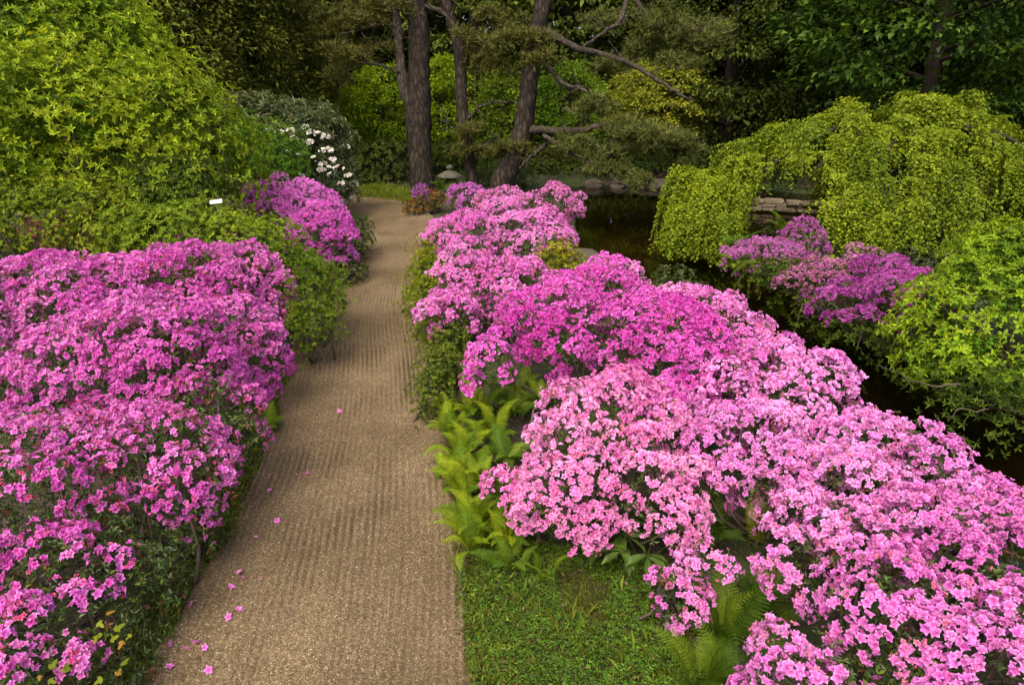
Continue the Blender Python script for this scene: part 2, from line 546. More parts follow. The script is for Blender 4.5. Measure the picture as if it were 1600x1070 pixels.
def single_parts(name, temps, mat, parent, pos, fr, sc, col, rng, ncol=3):
    """each piece an object of its own, sharing a handful of meshes"""
    if len(pos) == 0: return
    cols = np.array(sorted(col.tolist(), key=lambda c: sum(c)))
    qs = [cols[int((i + .5) / ncol * len(cols))] for i in range(ncol)]
    meshes = []
    for q in qs:
        for tv, tf, tc in temps:
            a = Acc(); a.add(tv, tf, tc * q[None])
            meshes.append(a.mesh(name, mat))
    nt = len(temps)
    cl = np.argmin(np.array([[np.sum((c - q) ** 2) for q in qs] for c in col]), 1)
    pl = np.array(parent.location)
    for i in range(len(pos)):
        o = bpy.data.objects.new(name, meshes[cl[i] * nt + int(rng.integers(nt))])
        COL.objects.link(o)
        o.parent = parent
        mtx = Matrix.Identity(4)
        for a in range(3):
            for b in range(3):
                mtx[a][b] = float(fr[i][b][a] * sc[i])
            mtx[a][3] = float(pos[i][a] - pl[a])
        o.matrix_local = mtx

# ------------------------------------------------------------------ azaleas
GREEN_AZ = (.045, .072, .014)
FSCALE = .67
def azalea(label, lobes, pal, cover=.8, fs=.026, seed=1, singles=0, spent=.10, pad_r=(.07, .17), lowcut=.16, leafc=GREEN_AZ, twigs=30, cat='azalea', group=None, leaf_s=.024, bare=0.0, shrink=.07):
    rng = np.random.default_rng(seed)
    fs = fs * FSCALE
    l0 = np.array(lobes, float)
    base = np.array([np.average(l0[:, 0]), np.average(l0[:, 1]), 0.0])
    l0[:, 3:] = np.maximum(l0[:, 3:] - shrink, l0[:, 3:] * .6)
    # knuckles: smaller masses that break the outline
    extra = []
    if pad_r[1] > .1:
        for L_ in l0:
            for _ in range(7):
                d = unit(np.array([rng.normal(), rng.normal(), abs(rng.normal()) * .8 + .05]))
                q = L_[:3] + d * L_[3:] * rng.uniform(.72, .95)
                r = L_[3:].mean() * rng.uniform(.28, .46)
                extra.append((*q, r * rng.uniform(.9, 1.3), r * rng.uniform(.9, 1.3), r * rng.uniform(.55, .8)))
        l = np.concatenate([l0 * np.array([1, 1, 1, .93, .93, .90]), np.array(extra)])
    else:
        l = l0
    root = thing('azalea_bush', label, cat, base, group)
    zc = float(project(base + [0, 0, .4])[2])
    area = lobes_area(l0) * 1.25
    pr_m = .5 * (pad_r[0] + pad_r[1])
    p, n = surface_points(l, int(area / (pr_m ** 2) * 3.0), rng, zmin=.06, lo=.88, hi=1.02, nseed=seed)
    p, n = thin(p, n, pr_m * 1.05)
    npad = len(p)
    pr = pad_r[0] + (pad_r[1] - pad_r[0]) * rng.random(npad) ** 1.3
    rich = cover + .18 + .62 * fnoise(p * 2.3, seed + 3) + rng.normal(0, .14, npad)
    rich -= np.clip((lowcut + .16 - p[:, 2]) / .3, 0, 1) * .6
    rich -= np.clip(-n[:, 2], 0, 1) * .5
    rich = np.clip(rich, 0, 1)
    out = np.clip((rich - .45) * .16, -.075, .03) + rng.normal(0, .018, npad)
    p = p + n * out[:, None]
    up = unit(n + np.array([0, 0, .85]))
    pal = np.array(pal, float)
    fpos, fn, fcol, fsc, fpad = [], [], [], [], []
    lp, ln = [], []
    tone = .5 + .8 * fnoise(p * 1.5, seed + 9) + rng.normal(0, .24, npad)
    DH = .72
    tr = fs * 1.55
    for i in range(npad):
        fr = rand_frames(up[i:i + 1], rng)[0]
        def dome(m, hmul=1.0, spread=1.06):
            r = np.sqrt(rng.uniform(0, 1, m)) * spread; a = rng.uniform(0, 6.28, m)
            h = np.sqrt(np.clip(1.13 - r * r, 0, None)) * DH - .30
            q = p[i] + pr[i] * (r * np.cos(a))[:, None] * fr[0] + pr[i] * (r * np.sin(a))[:, None] * fr[1] + pr[i] * (h * hmul)[:, None] * fr[2]
            nn = unit(up[i] * .7 + (r * np.cos(a))[:, None] * fr[0] + (r * np.sin(a))[:, None] * fr[1] + rng.normal(0, .15, (m, 3)))
            return q, nn
        full = rich[i] > .32
        nt_ = (.35 + .65 * rich[i]) * 4.0 * np.pi * pr[i] ** 2 / (np.pi * (tr * 1.35) ** 2) if full else (rng.poisson(.9) if rich[i] > .08 else 0)
        nt_ = int(nt_ + rng.random())
        if nt_ > 0:
            tq, tn = dome(nt_)
            tq += tn * rng.normal(0, .010, (nt_, 1))
            k = rng.integers(3, 7, nt_)
            if not full: k = rng.integers(1, 5, nt_)
            w = np.repeat(np.arange(nt_), k); m = len(w)
            d = unit(tn[w] * .75 + rng.normal(0, .62, (m, 3)))
            q = tq[w] + d * tr * rng.uniform(.75, 1.15, (m, 1)) - tn[w] * tr * .55
            nn = unit(d * .8 + tn[w] * .35 + rng.normal(0, .30, (m, 3)))
            tt = tone[i] + rng.normal(0, .20, nt_)
            t = np.clip(tt[w] + rng.normal(0, .14, m), 0, 1)[:, None]
            c = (pal[0] * (1 - t) + pal[1] * t) * np.array([1.0, .98, 1.02])
            s = fs * rng.uniform(.70, 1.18, m)
            if len(pal) > 2:
                sp_t = rng.random(nt_) < (spent * (1.0 if full else 2.5))
                kk = sp_t[w] & (rng.random(m) < .8)
                c[kk] = pal[2] * rng.uniform(.7, 1.2); s[kk] *= .58
            c = c * np.exp(rng.normal(0, .08, (m, 1))) * np.exp(rng.normal(0, .04, (m, 3)))
            fpos.append(q); fn.append(nn); fcol.append(c); fsc.append(s); fpad.append(np.full(m, i))
        nl = int(5 + (1 - rich[i]) * 34 * (pr[i] / .14) ** 2 * (.024 / leaf_s) ** 1.2)
        q, nn = dome(nl, .9, 1.15)
        q -= up[i] * (.0 if not full else .024)
        if not full: q += nn * rng.exponential(.012, (nl, 1))
        lp.append(q); ln.append(nn)
    fpos = np.concatenate(fpos); fn = np.concatenate(fn); fcol = np.clip(np.concatenate(fcol), 0, .95); fsc = np.concatenate(fsc); fpad = np.concatenate(fpad)
    # leave out what is buried in a neighbouring cushion
    bur = np.zeros(len(fpos), bool)
    for i in range(npad):
        if rich[i] < .32: continue
        d = fpos - p[i]
        near = np.nonzero((np.sum(d * d, 1) < (pr[i] * 1.1) ** 2) & (fpad != i))[0]
        if len(near):
            h = d[near] @ up[i]; r2 = (np.sum(d[near] ** 2, 1) - h * h) / pr[i] ** 2
            top = pr[i] * (np.sqrt(np.clip(1.13 - r2, 0, None)) * DH - .30)
            bur[near] |= (h < top - .014) & (r2 < 1)
    q = (fpos[:, None] - l[None, :, :3]) / l[None, :, 3:6]
    bur |= (np.sum(q * q, -1).min(1) < .70)
    tc_ = unit(np.array([0, 0, CH]) - fpos)
    away = np.sum(tc_ * fn, 1) < -.25
    sx_, sy_, _ = project(fpos)
    ok = (fpos[:, 2] > .02) & (sx_ > -260) & (sx_ < 1860) & (sy_ < 1330) & ~bur & ~(away & (rng.random(len(fpos)) < .75))
    fpos, fn, fcol, fsc = fpos[ok], fn[ok], fcol[ok], fsc[ok]
    # flowers deep behind others, from the path and from either side of it, are left out
    seen_ = np.zeros(len(fpos), bool)
    for vx, vz in ((0, 0), (-1.2, 0), (1.2, 0)):
        x_, y_, z_ = project(fpos - np.array([vx, 0, vz]))
        cs = np.maximum(F * fs * .8 / np.maximum(z_, .5), 2.0)
        cs = np.median(cs)
        key = (np.floor(x_ / cs).astype(np.int64) + 4000) * 9000 + np.floor(y_ / cs).astype(np.int64) + 4000
        uq, inv = np.unique(key, return_inverse=True)
        mn = np.full(len(uq), 1e9); np.minimum.at(mn, inv, z_)
        seen_ |= z_ < mn[inv] + .035
    fpos, fn, fcol, fsc = fpos[seen_], fn[seen_], fcol[seen_], fsc[seen_]
    ffr = rand_frames(fn, rng)
    T = FL_MID if zc < 3.5 else (FL_LO if zc < 6.6 else FL_FAR)
    sel = np.zeros(0, int)
    if singles:
        sel = pick_front(fpos, fn, singles)
        single_parts('flower', FL_HI, M_PETAL, root, fpos[sel], ffr[sel], fsc[sel] * 1.03, fcol[sel], rng, 4)
    rest = np.setdiff1d(np.arange(len(fpos)), sel)
    A = Acc()
    stamp(A, T, fpos[rest], ffr[rest], fsc[rest], fcol[rest], rng)
    A.obj('blossoms', M_PETAL, root, kind='stuff')
    q, nn = surface_points(l, int(area * 330 * (.024 / leaf_s) ** 2), rng, zmin=.02, lo=.66, hi=.90, down=-.8, nseed=seed)
    lp.append(q); ln.append(unit(nn + np.array([0, 0, .4])))
    # stray shoots that stand clear of the mass
    ks = rng.choice(npad, max(3, npad // 3))
    q = p[ks] + up[ks] * rng.uniform(.02, .07, (len(ks), 1)) + rng.normal(0, .03, (len(ks), 3))
    lp.append(q); ln.append(unit(up[ks] + rng.normal(0, .3, (len(ks), 3))))
    lp = np.concatenate(lp); ln = unit(np.concatenate(ln))
    wp, wf = whorls(lp, ln, 4, .45, rng)
    c = vary(leafc, len(wp), rng, .3, .12)
    young = rng.random(len(wp)) < .16
    c[young] *= np.array([2.0, 1.8, 1.0])
    red = np.repeat(rng.random(len(lp)) < .05, 4)
    c[red] = vary((.16, .07, .03), int(red.sum()), rng, .25, .1)
    A = Acc()
    stamp(A, LF_S, wp, wf, leaf_s * rng.uniform(.8, 1.35, len(wp)), c, rng)
    A.obj('leaves', M_LEAF, root, kind='stuff')
    A = Acc()
    idx = rng.choice(npad, min(twigs, npad), replace=False)
    cen = l0[np.argmin(np.sum((p[idx][:, None] - l0[None, :, :3]) ** 2, -1), 1), :3]
    tips = p[idx] * .97 + cen * .03
    for j, t in enumerate(tips):
        b = np.array([cen[j][0] * .55 + base[0] * .45, cen[j][1] * .55 + base[1] * .45, 0.0])
        branches(A, b, [t], rng, .013, .003)
    A.obj('branches', M_TWIG, root, smooth=True)
    return root

# ------------------------------------------------------------------ leafy shrubs
def shrub(name, label, lobes, pal, leaf_s, k=5, elev=.5, temps=LF_S, mat=M_LEAF, seed=1, pad_r=(.16, .34), dens=1.0, up=.6, cat='shrub', twigs=20, group=None, singles=0,
          inner=.55, zmin=.05, flat=.55, down=-.35, innerc=.5, spur=0.0, twig_r=.014, rest_t=None, gapf=1.0):
    rng = np.random.default_rng(seed)
    l = np.array(lobes)
    base = np.array([np.average(l[:, 0]), np.average(l[:, 1]), 0.0])
    root = thing(name, label, cat, base, group)
    area = lobes_area(lobes)
    pm = .5 * sum(pad_r)
    p, n = surface_points(lobes, int(area / pm ** 2 * 2.2), rng, zmin=zmin, lo=.84, hi=1.05, down=down, nseed=seed)
    p, n = thin(p, n, pm * gapf)
    npad = len(p); pr = rng.uniform(*pad_r, npad)
    upv = unit(n + np.array([0, 0, up]))
    pal = np.array(pal, float)
    P, NN, C = [], [], []
    tone = np.clip(.5 + .55 * fnoise(p * 1.2, seed + 2) + rng.normal(0, .15, npad), 0, 1)
    lw = np.mean([t[0][:, 1].max() - t[0][:, 1].min() for t in temps])
    per = dens * .36 / (k * .5 * lw * leaf_s ** 2)
    for i in range(npad):
        m = max(3, int(np.pi * pr[i] ** 2 * per))
        fr = rand_frames(upv[i:i + 1], rng)[0]
        r = np.sqrt(rng.uniform(0, 1, m)) * 1.15; a = rng.uniform(0, 6.28, m)
        h = np.sqrt(np.clip(1.4 - r * r, 0, None)) * flat - flat * .6 + rng.normal(0, .06, m)
        q = p[i] + pr[i] * ((r * np.cos(a))[:, None] * fr[0] + (r * np.sin(a))[:, None] * fr[1] + h[:, None] * fr[2])
        nn = unit(upv[i] + .7 * (r * np.cos(a))[:, None] * fr[0] + .7 * (r * np.sin(a))[:, None] * fr[1] + rng.normal(0, .25, (m, 3)))
        if spur:
            q += nn * rng.exponential(spur, (m, 1))
        P.append(q); NN.append(nn)
        t = np.clip(tone[i] + rng.normal(0, .15, m), 0, 1)[:, None]
        C.append(pal[0] * (1 - t) + pal[1] * t)
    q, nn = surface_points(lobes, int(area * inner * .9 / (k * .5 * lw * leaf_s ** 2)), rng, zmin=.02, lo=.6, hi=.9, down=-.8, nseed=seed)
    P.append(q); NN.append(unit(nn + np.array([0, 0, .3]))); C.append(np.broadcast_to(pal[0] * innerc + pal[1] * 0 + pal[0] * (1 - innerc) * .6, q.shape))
    P = np.concatenate(P); NN = np.concatenate(NN); C = np.concatenate(C)
    ok = P[:, 2] > zmin * .5
    P, NN, C = P[ok], NN[ok], C[ok]
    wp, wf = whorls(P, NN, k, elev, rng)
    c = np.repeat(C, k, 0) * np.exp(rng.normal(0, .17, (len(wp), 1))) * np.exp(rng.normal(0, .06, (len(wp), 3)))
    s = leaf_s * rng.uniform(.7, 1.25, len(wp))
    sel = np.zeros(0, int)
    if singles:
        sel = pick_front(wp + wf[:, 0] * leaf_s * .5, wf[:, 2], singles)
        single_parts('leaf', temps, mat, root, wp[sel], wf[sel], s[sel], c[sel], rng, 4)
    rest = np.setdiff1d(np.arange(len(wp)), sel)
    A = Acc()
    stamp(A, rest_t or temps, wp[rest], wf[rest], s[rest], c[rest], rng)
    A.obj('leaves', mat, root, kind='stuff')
    if twigs:
        A = Acc()
        idx = rng.choice(npad, min(twigs, npad), replace=False)
        cen = l[np.argmin(np.sum((p[idx][:, None] - l[None, :, :3]) ** 2, -1), 1), :3]
        for j, t in enumerate(p[idx] * .95 + cen * .05):
            branches(A, np.array([cen[j][0], cen[j][1], 0.0]), [t], rng, twig_r, .003)
        A.obj('branches', M_TWIG, root, smooth=True)
    return root

# ================================================================== THE SETTING
# path: left and right edges on the ground
PATH_L = [(-1.60, .6), (-1.56, 1.6), (-1.52, 2.2), (-1.60, 3.2), (-1.74, 4.3), (-1.98, 5.6), (-2.15, 6.6), (-2.36, 8.2), (-2.52, 9.6), (-2.62, 11.0), (-3.05, 12.2), (-4.2, 13.4), (-6.4, 14.0), (-9.5, 14.2)]
PATH_R = [(.05, .6), (-.06, 1.6), (-.14, 2.2), (-.28, 3.2), (-.46, 4.3), (-.70, 5.6), (-.90, 6.6), (-1.10, 8.2), (-1.18, 9.6), (-1.20, 11.0), (-1.50, 12.4), (-2.6, 14.2), (-5.6, 15.2), (-9.4, 15.5)]
NA, NC = 350, 170
_s = np.linspace(0, 1, NA) ** 1.55
def _path_edge(c):
    d = spline(c, 400)
    return np.stack([np.interp(_s, np.linspace(0, 1, 400), d[:, k]) for k in range(2)], 1)
pl_, pr_ = _path_edge(PATH_L), _path_edge(PATH_R)
cen_ = (pl_ + pr_) / 2
tan_ = unit(np.gradient(cen_, axis=0)); nrm_ = np.stack([tan_[:, 1], -tan_[:, 0]], 1)
wob = np.stack([fnoise(np.stack([_s * 30, _s * 0 + 3], 1), 5) * .06, fnoise(np.stack([_s * 30, _s * 0 + 9], 1), 6) * .05], 1)
pl_[:, 0] += wob[:, 0]; pr_[:, 0] += wob[:, 1]
u = np.linspace(0, 1, NC)
pxy = pl_[:, None] * (1 - u)[None, :, None] + pr_[:, None] * u[None, :, None]
wid = np.linalg.norm(pr_ - pl_, axis=1)
cross = np.sum((pxy - cen_[:, None]) * nrm_[:, None], -1) + .018 * fnoise(np.stack([pxy[..., 0] * 1.1, pxy[..., 1] * .5], -1), 2, 3)
patch = np.clip(.62 + .75 * fnoise(pxy * 1.3, 21), 0, 1) * np.clip(.75 + .6 * fnoise(pxy * np.array([7., 1.6]), 24), .15, 1.2)
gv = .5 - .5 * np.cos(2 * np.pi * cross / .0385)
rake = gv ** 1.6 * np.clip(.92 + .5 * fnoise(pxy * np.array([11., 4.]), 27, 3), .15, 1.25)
edge = np.minimum(u, 1 - u)[None] * wid[:, None]
pz = .012 - .016 * rake * patch + .006 * fnoise(pxy * 2.3, 8) - .05 * np.clip(1 - edge / .07, 0, 1) ** 2
PXYZ = np.concatenate([pxy, pz[..., None]], -1)
cross0 = cross
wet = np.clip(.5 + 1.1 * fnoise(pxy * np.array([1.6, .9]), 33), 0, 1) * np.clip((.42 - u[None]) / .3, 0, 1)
darkened = np.clip(rake * patch * .8 + .2 * np.clip(fnoise(pxy * 5, 31), 0, 1) + .75 * wet, 0, 1)  # darker colour along the rake grooves, in random spots and in wet patches
pcol = np.stack([1.06 - .52 * darkened, 1.06 - .53 * darkened, 1.06 - .55 * darkened], -1)
ii, jj = np.meshgrid(np.arange(NA - 1), np.arange(NC - 1), indexing='ij')
a0 = (ii * NC + jj).ravel()
pf = np.concatenate([np.stack([a0, a0 + 1, a0 + NC + 1], 1), np.stack([a0, a0 + NC + 1, a0 + NC], 1)])
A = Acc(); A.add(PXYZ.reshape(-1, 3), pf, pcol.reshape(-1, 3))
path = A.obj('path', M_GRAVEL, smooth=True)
tag(path, 'raked tan gravel path winding between the azaleas', None, kind='structure')

# pond and stream outline
POND = np.array([(2.9, .2), (2.75, 2.5), (2.35, 4.0), (2.05, 6.0), (1.75, 7.6), (1.35, 8.8), (.98, 9.8), (.9, 11.5), (1.25, 13.3), (1.0, 15.2), (1.3, 17.6), (3.4, 18.4), (5.6, 18.2), (7.0, 16.6), (10.5, 15.4), (15, 15.4), (15, 12.6),
                 (10, 12.2), (6.8, 11.9), (4.6, 11.5), (3.85, 10.4), (3.75, 8.8), (3.75, 7.4), (3.95, 6.2), (4.35, 4.8), (4.7, 3.0), (4.8, .2)])
def poly_sd(x, y, poly):
    """signed distance, negative inside"""
    d = np.full(x.shape, 1e9); ins = np.zeros(x.shape, bool)
    for (x0, y0), (x1, y1) in zip(poly, np.roll(poly, -1, 0)):
        ex, ey = x1 - x0, y1 - y0
        t = np.clip(((x - x0) * ex + (y - y0) * ey) / (ex * ex + ey * ey), 0, 1)
        d = np.minimum(d, np.hypot(x - x0 - t * ex, y - y0 - t * ey))
        cr = ((y0 > y) != (y1 > y)) & (x < ex * (y - y0) / (ey if abs(ey) > 1e-9 else 1e-9) + x0)
        ins ^= cr
    return np.where(ins, -d, d)
PATHPOLY = np.concatenate([np.array(PATH_L), np.array(PATH_R)[::-1]])
def ground_z(x, y):
    p = np.stack([x, y], -1)
    sd_ = poly_sd(x + .10 * fnoise(p * 1.6, 41), y + .10 * fnoise(p * 1.6, 42), POND)
    sp_ = poly_sd(x, y, PATHPOLY)
    z = .03 * fnoise(p * .9, 43) + .015 * fnoise(p * 4, 44)
    z = z * np.clip(sp_ / .5, 0, 1) - .022 * np.clip(1 - sp_ / .15, 0, 1)
    bank = np.clip((.28 - sd_) / .62, 0, 1); bank = bank * bank * (3 - 2 * bank)
    z = z * (1 - bank) - .62 * bank + .05 * fnoise(p * 2.2, 47) * bank
    far = np.clip((y - 20) / 60, 0, 1)
    return z + far * far * 2.5
gx = np.unique(np.concatenate([np.linspace(-160, -14, 22), np.arange(-14, -5, .45), np.arange(-5, 7, .12), np.arange(7, 16, .4), np.linspace(16, 160, 22)]))
gy = np.unique(np.concatenate([np.linspace(-40, 0, 8), np.arange(0, 18.5, .14), np.arange(18.5, 30, .5), np.linspace(30, 260, 22)]))
GX, GY = np.meshgrid(gx, gy, indexing='ij')
GZ = ground_z(GX, GY)
nx, ny = GX.shape
ii, jj = np.meshgrid(np.arange(nx - 1), np.arange(ny - 1), indexing='ij')
a0 = (ii * ny + jj).ravel()
gf = np.concatenate([np.stack([a0, a0 + ny, a0 + ny + 1], 1), np.stack([a0, a0 + ny + 1, a0 + 1], 1)])
A = Acc(); A.add(np.stack([GX, GY, GZ], -1).reshape(-1, 3), gf)
ground = A.obj('ground', M_SOIL, smooth=True)
tag(ground, 'dark mossy garden soil under the shrubs and pond', None, kind='structure')

WATER_Z = -.33
A = Acc()
c0 = np.array([[1.0, -2, WATER_Z], [16, -2, WATER_Z], [16, 19.6, WATER_Z], [.2, 19.6, WATER_Z], [.2, 8, WATER_Z], [1.2, 4, WATER_Z]])
A.add(c0, [(0, 1, 5), (1, 2, 4), (1, 4, 5), (2, 3, 4)])
water = A.obj('pond_water', M_WATER)
tag(water, 'dark brown still pond and stream reflecting the trees', None, kind='structure')

# loose stones on the near path
rng = np.random.default_rng(77)
n = 15000
yy = .9 + 6.2 * rng.random(n) ** 1.6
row = np.interp(yy, pl_[:, 1], np.arange(NA))
tt = rng.random(n)
i0 = np.clip(row.astype(int), 0, NA - 1); j0 = (tt * (NC - 1)).astype(int)
pp = PXYZ[i0, j0] + np.stack([rng.normal(0, .006, n), rng.normal(0, .01, n), np.full(n, .001)], 1)
oct_v = np.array([[1, 0, 0], [-1, 0, 0], [0, 1, 0], [0, -1, 0], [0, 0, .7], [0, 0, -.5]])
oct_f = np.array([[0, 2, 4], [2, 1, 4], [1, 3, 4], [3, 0, 4]])
otemps = []
for k in range(5):
    otemps.append((oct_v * rng.uniform(.6, 1.2, (6, 1)), oct_f, np.ones((6, 3))))
A = Acc()
pal = np.array([(.23, .16, .09), (.17, .115, .062), (.31, .23, .145), (.13, .088, .05), (.55, .46, .34)])
pc = pal[rng.choice(5, n, p=[.34, .28, .2, .13, .05])] * rng.uniform(.8, 1.15, (n, 1))
stamp(A, otemps, pp, rand_frames(np.tile([0, 0, 1.], (n, 1)) + rng.normal(0, .3, (n, 3)), rng), .0022 + .0032 * rng.random(n) ** 2, pc, rng)
M_PEB = foliage_mat('pebble', .8, .25, 0)
gr_ = A.obj('gravel', M_PEB)
tag(gr_, 'loose gravel stones scattered over the raked path', 'gravel', kind='stuff')

# ================================================================== TREES
def trunk_mesh(acc, ctrl, rads, n=18, rings=36, seed=1, rough=.05):
    rng = np.random.default_rng(seed)
    pts = spline(ctrl, rings)
    rr = np.interp(np.linspace(0, 1, rings), np.linspace(0, 1, len(rads)), rads)
    tube(acc, pts, rr, n, rough=rough, rng=rng)

def needle_tuft(rng, k=13):
    v, f, c = [], [], []
    for i in range(k):
        d = unit(np.array([rng.normal(0, .75), rng.normal(0, .75), rng.uniform(.25, 1.1)])) * rng.uniform(.75, 1.1)
        s = unit(np.cross(d, rng.normal(size=3))) * .05
        b = len(v)
        v += [list(s), list(-s), list(d)]
        f.append((b, b + 1, b + 2)); g = rng.uniform(.75, 1.2)
        c += [[.8 * g] * 3, [.8 * g] * 3, [1.1 * g] * 3]
    return np.array(v), np.array(f), np.array(c)
_r = np.random.default_rng(8)
TUFT = [needle_tuft(_r) for _ in range(6)]

def needle_pads(acc, pads, rng, pal, size=.13, dens=1.0):
    """pads: (x, y, z, rx, ry, rz) clouds of needle tufts"""
    pal = np.array(pal, float)
    for (x, y, z, rx, ry, rz) in pads:
        m = int(dens * 520 * (rx * ry + rx * rz + ry * rz) * (.13 / size) ** 2) + 12
        # sub clumps
        k = max(4, m // 16)
        cc = unit(rng.normal(size=(k, 3))) * rng.uniform(.35, 1.05, (k, 1))
        w = rng.integers(0, k, m)
        q = cc[w] * np.array([rx, ry, rz]) + rng.normal(0, 1, (m, 3)) * np.array([.075, .075, .035]) * (1 + rx)
        pos = q + np.array([x, y, z])
        nr = unit(q / np.array([rx, ry, rz]) * .5 + np.array([0, 0, .9]) + rng.normal(0, .45, (m, 3)))
        t = rng.random((m, 1)) * .6 + .4 * rng.random((k, 1))[w]
        c = pal[0] * (1 - t) + pal[1] * t
        stamp(acc, TUFT, pos, rand_frames(nr, rng), size * rng.uniform(.7, 1.25, m), c, rng)

def pine(label, trunk, rads, limbs, pads, seed, pal, size=.16, dens=1.0, crown_z=(6.0, 9.5), crown_n=7, crown_r=2.6, dead=()):
    rng = np.random.default_rng(seed)
    base = trunk[0].copy()
    root = thing('pine_tree', label, 'pine tree', (base[0], base[1], 0))
    A = Acc()
    tr = [np.array([base[0], base[1], -.1])] + [np.array(p) for p in trunk[0:]]
    top = tr[-1]
    tr2 = tr + [top + np.array([.15, .2, 2.2]), top + np.array([.0, .4, 4.6])]
    rads = [r * .9 for r in rads]
    rd = [rads[0] * 1.3] + list(rads) + [rads[-1] * .7, rads[-1] * .25]
    trunk_mesh(A, tr2, rd, 22, 60, seed, .05)
    TR = A
    for pts, r0, r1 in limbs:
        A = Acc(); sp = spline(pts, 5 * len(pts))
        sp += rng.normal(0, .012, sp.shape)
        tube(A, sp, np.linspace(r0 * .82, r1 * .8, len(sp)), 9, rough=.06, rng=rng)
        # side twigs
        for _ in range(3 + len(pts)):
            i = rng.integers(len(sp) // 3, len(sp)); e = sp[i] + np.array([rng.normal(0, .35), rng.normal(0, .35), rng.normal(.05, .22)])
            tube(A, spline([sp[i], (sp[i] + e) / 2 + rng.normal(0, .05, 3), e], 5), np.linspace(.014, .004, 5), 5)
        A.obj('limb', M_LIMB, root, smooth=True)
    A = Acc()
    needle_pads(A, pads, rng, pal, size, dens)
    cp = []
    c = tr2[-2]
    for _ in range(crown_n):
        a, r = rng.uniform(0, 6.28), crown_r * np.sqrt(rng.random())
        z = rng.uniform(*crown_z)
        cp.append((c[0] + r * np.cos(a), c[1] + .3 + r * np.sin(a), z, rng.uniform(.6, 1.0), rng.uniform(.6, 1.0), rng.uniform(.2, .35)))
    needle_pads(A, cp, rng, pal, size * 2.2, .9)
    A.obj('needles', M_NEEDLE, root, kind='stuff')
    B = TR
    for q in cp:
        e = np.array(q[:3]); b = np.array([c[0], c[1], min(max(4.2, q[2] - .8), tr2[-1][2] - .6)])
        tube(B, spline([b, (b + e) / 2 + np.array([0, 0, .1]), e], 6), np.linspace(.06, .02, 6), 6)
    B.obj('trunk', M_BARK, root, smooth=True)
    return root

NP = [(.055, .066, .010), (.145, .140, .024)]
NPB = [(.058, .074, .014), (.135, .148, .030)]
def W(px, py, zc): return at(px, py, zc)
def pad(px, py, zc, rx, ry, rz):
    c = at(px, py, zc); return (c[0], c[1], c[2], rx, ry, rz)

ZA = 14.6
pine('thick straight pine trunk with a forked limb beside the stone lantern',
     [W(661, 300, ZA), W(657, 250, ZA), W(654, 190, ZA), W(655, 120, ZA), W(654, 50, ZA), W(651, 0, ZA), W(648, -60, ZA)],
     [.29, .27, .30, .25, .245, .24, .22],
     [([W(650, 185, ZA), W(632, 140, ZA - .1), W(625, 90, ZA - .15), W(621, 40, ZA - .2), W(612, -20, ZA - .2)], .16, .10),
      ([W(648, 40, ZA), W(635, 20, ZA - .2), W(628, 5, ZA - .3), W(622, -30, ZA - .3)], .08, .06),
      ([W(622, 60, ZA - .2), W(603, 40, ZA - .4), W(570, 45, ZA - .6), W(530, 55, ZA - .9)], .06, .02),
      ([W(628, 115, ZA - .2), W(595, 102, ZA - .4), W(560, 100, ZA - .6), W(525, 103, ZA - .8)], .045, .015),
      ([W(660, 10, ZA), W(690, 18, ZA - .4), W(712, 45, ZA - .5)], .07, .04)],
     [pad(575, 22, ZA - .6, .7, .5, .25), pad(545, 85, ZA - .8, .55, .4, .16), pad(590, 75, ZA - .3, .35, .35, .15), pad(500, 55, ZA, .7, .5, .25), pad(610, 10, ZA - .5, .5, .4, .2), pad(520, 120, ZA, .5, .4, .15),
      pad(470, 20, ZA, .6, .5, .2)],
     31, NP)
ZB = 14.2
pine('slender crooked dark pine trunk between the two larger pines',
     [W(739, 298, ZB), W(733, 250, ZB), W(726, 200, ZB), W(721, 150, ZB), W(719, 100, ZB), W(713, 60, ZB), W(702, 20, ZB), W(694, -30, ZB)],
     [.145, .135, .13, .14, .13, .125, .12, .11],
     [([W(722, 100, ZB), W(742, 75, ZB - .3), W(765, 60, ZB - .5), W(800, 50, ZB - .8)], .05, .02),
      ([W(726, 190, ZB), W(755, 165, ZB - .3), W(790, 158, ZB - .6)], .04, .015),
      ([W(730, 240, ZB), W(755, 232, ZB - .3), W(790, 232, ZB - .6)], .035, .012),
      ([W(726, 215, ZB), W(705, 200, ZB - .3), W(690, 205, ZB - .5)], .03, .012)],
     [pad(770, 55, ZB - .6, .6, .4, .22), pad(815, 62, ZB - .9, .55, .4, .2), pad(745, 205, ZB - .6, .4, .35, .12), pad(790, 235, ZB - .6, .35, .35, .12), pad(745, 240, ZB - .4, .55, .35, .14), 
      pad(760, 100, ZB - .2, .55, .4, .25), pad(790, 30, ZB, .5, .4, .22), pad(835, 90, ZB - 1.2, .35, .3, .2)],
     32, NP, crown_n=5, crown_r=1.8)
ZC = 13.8
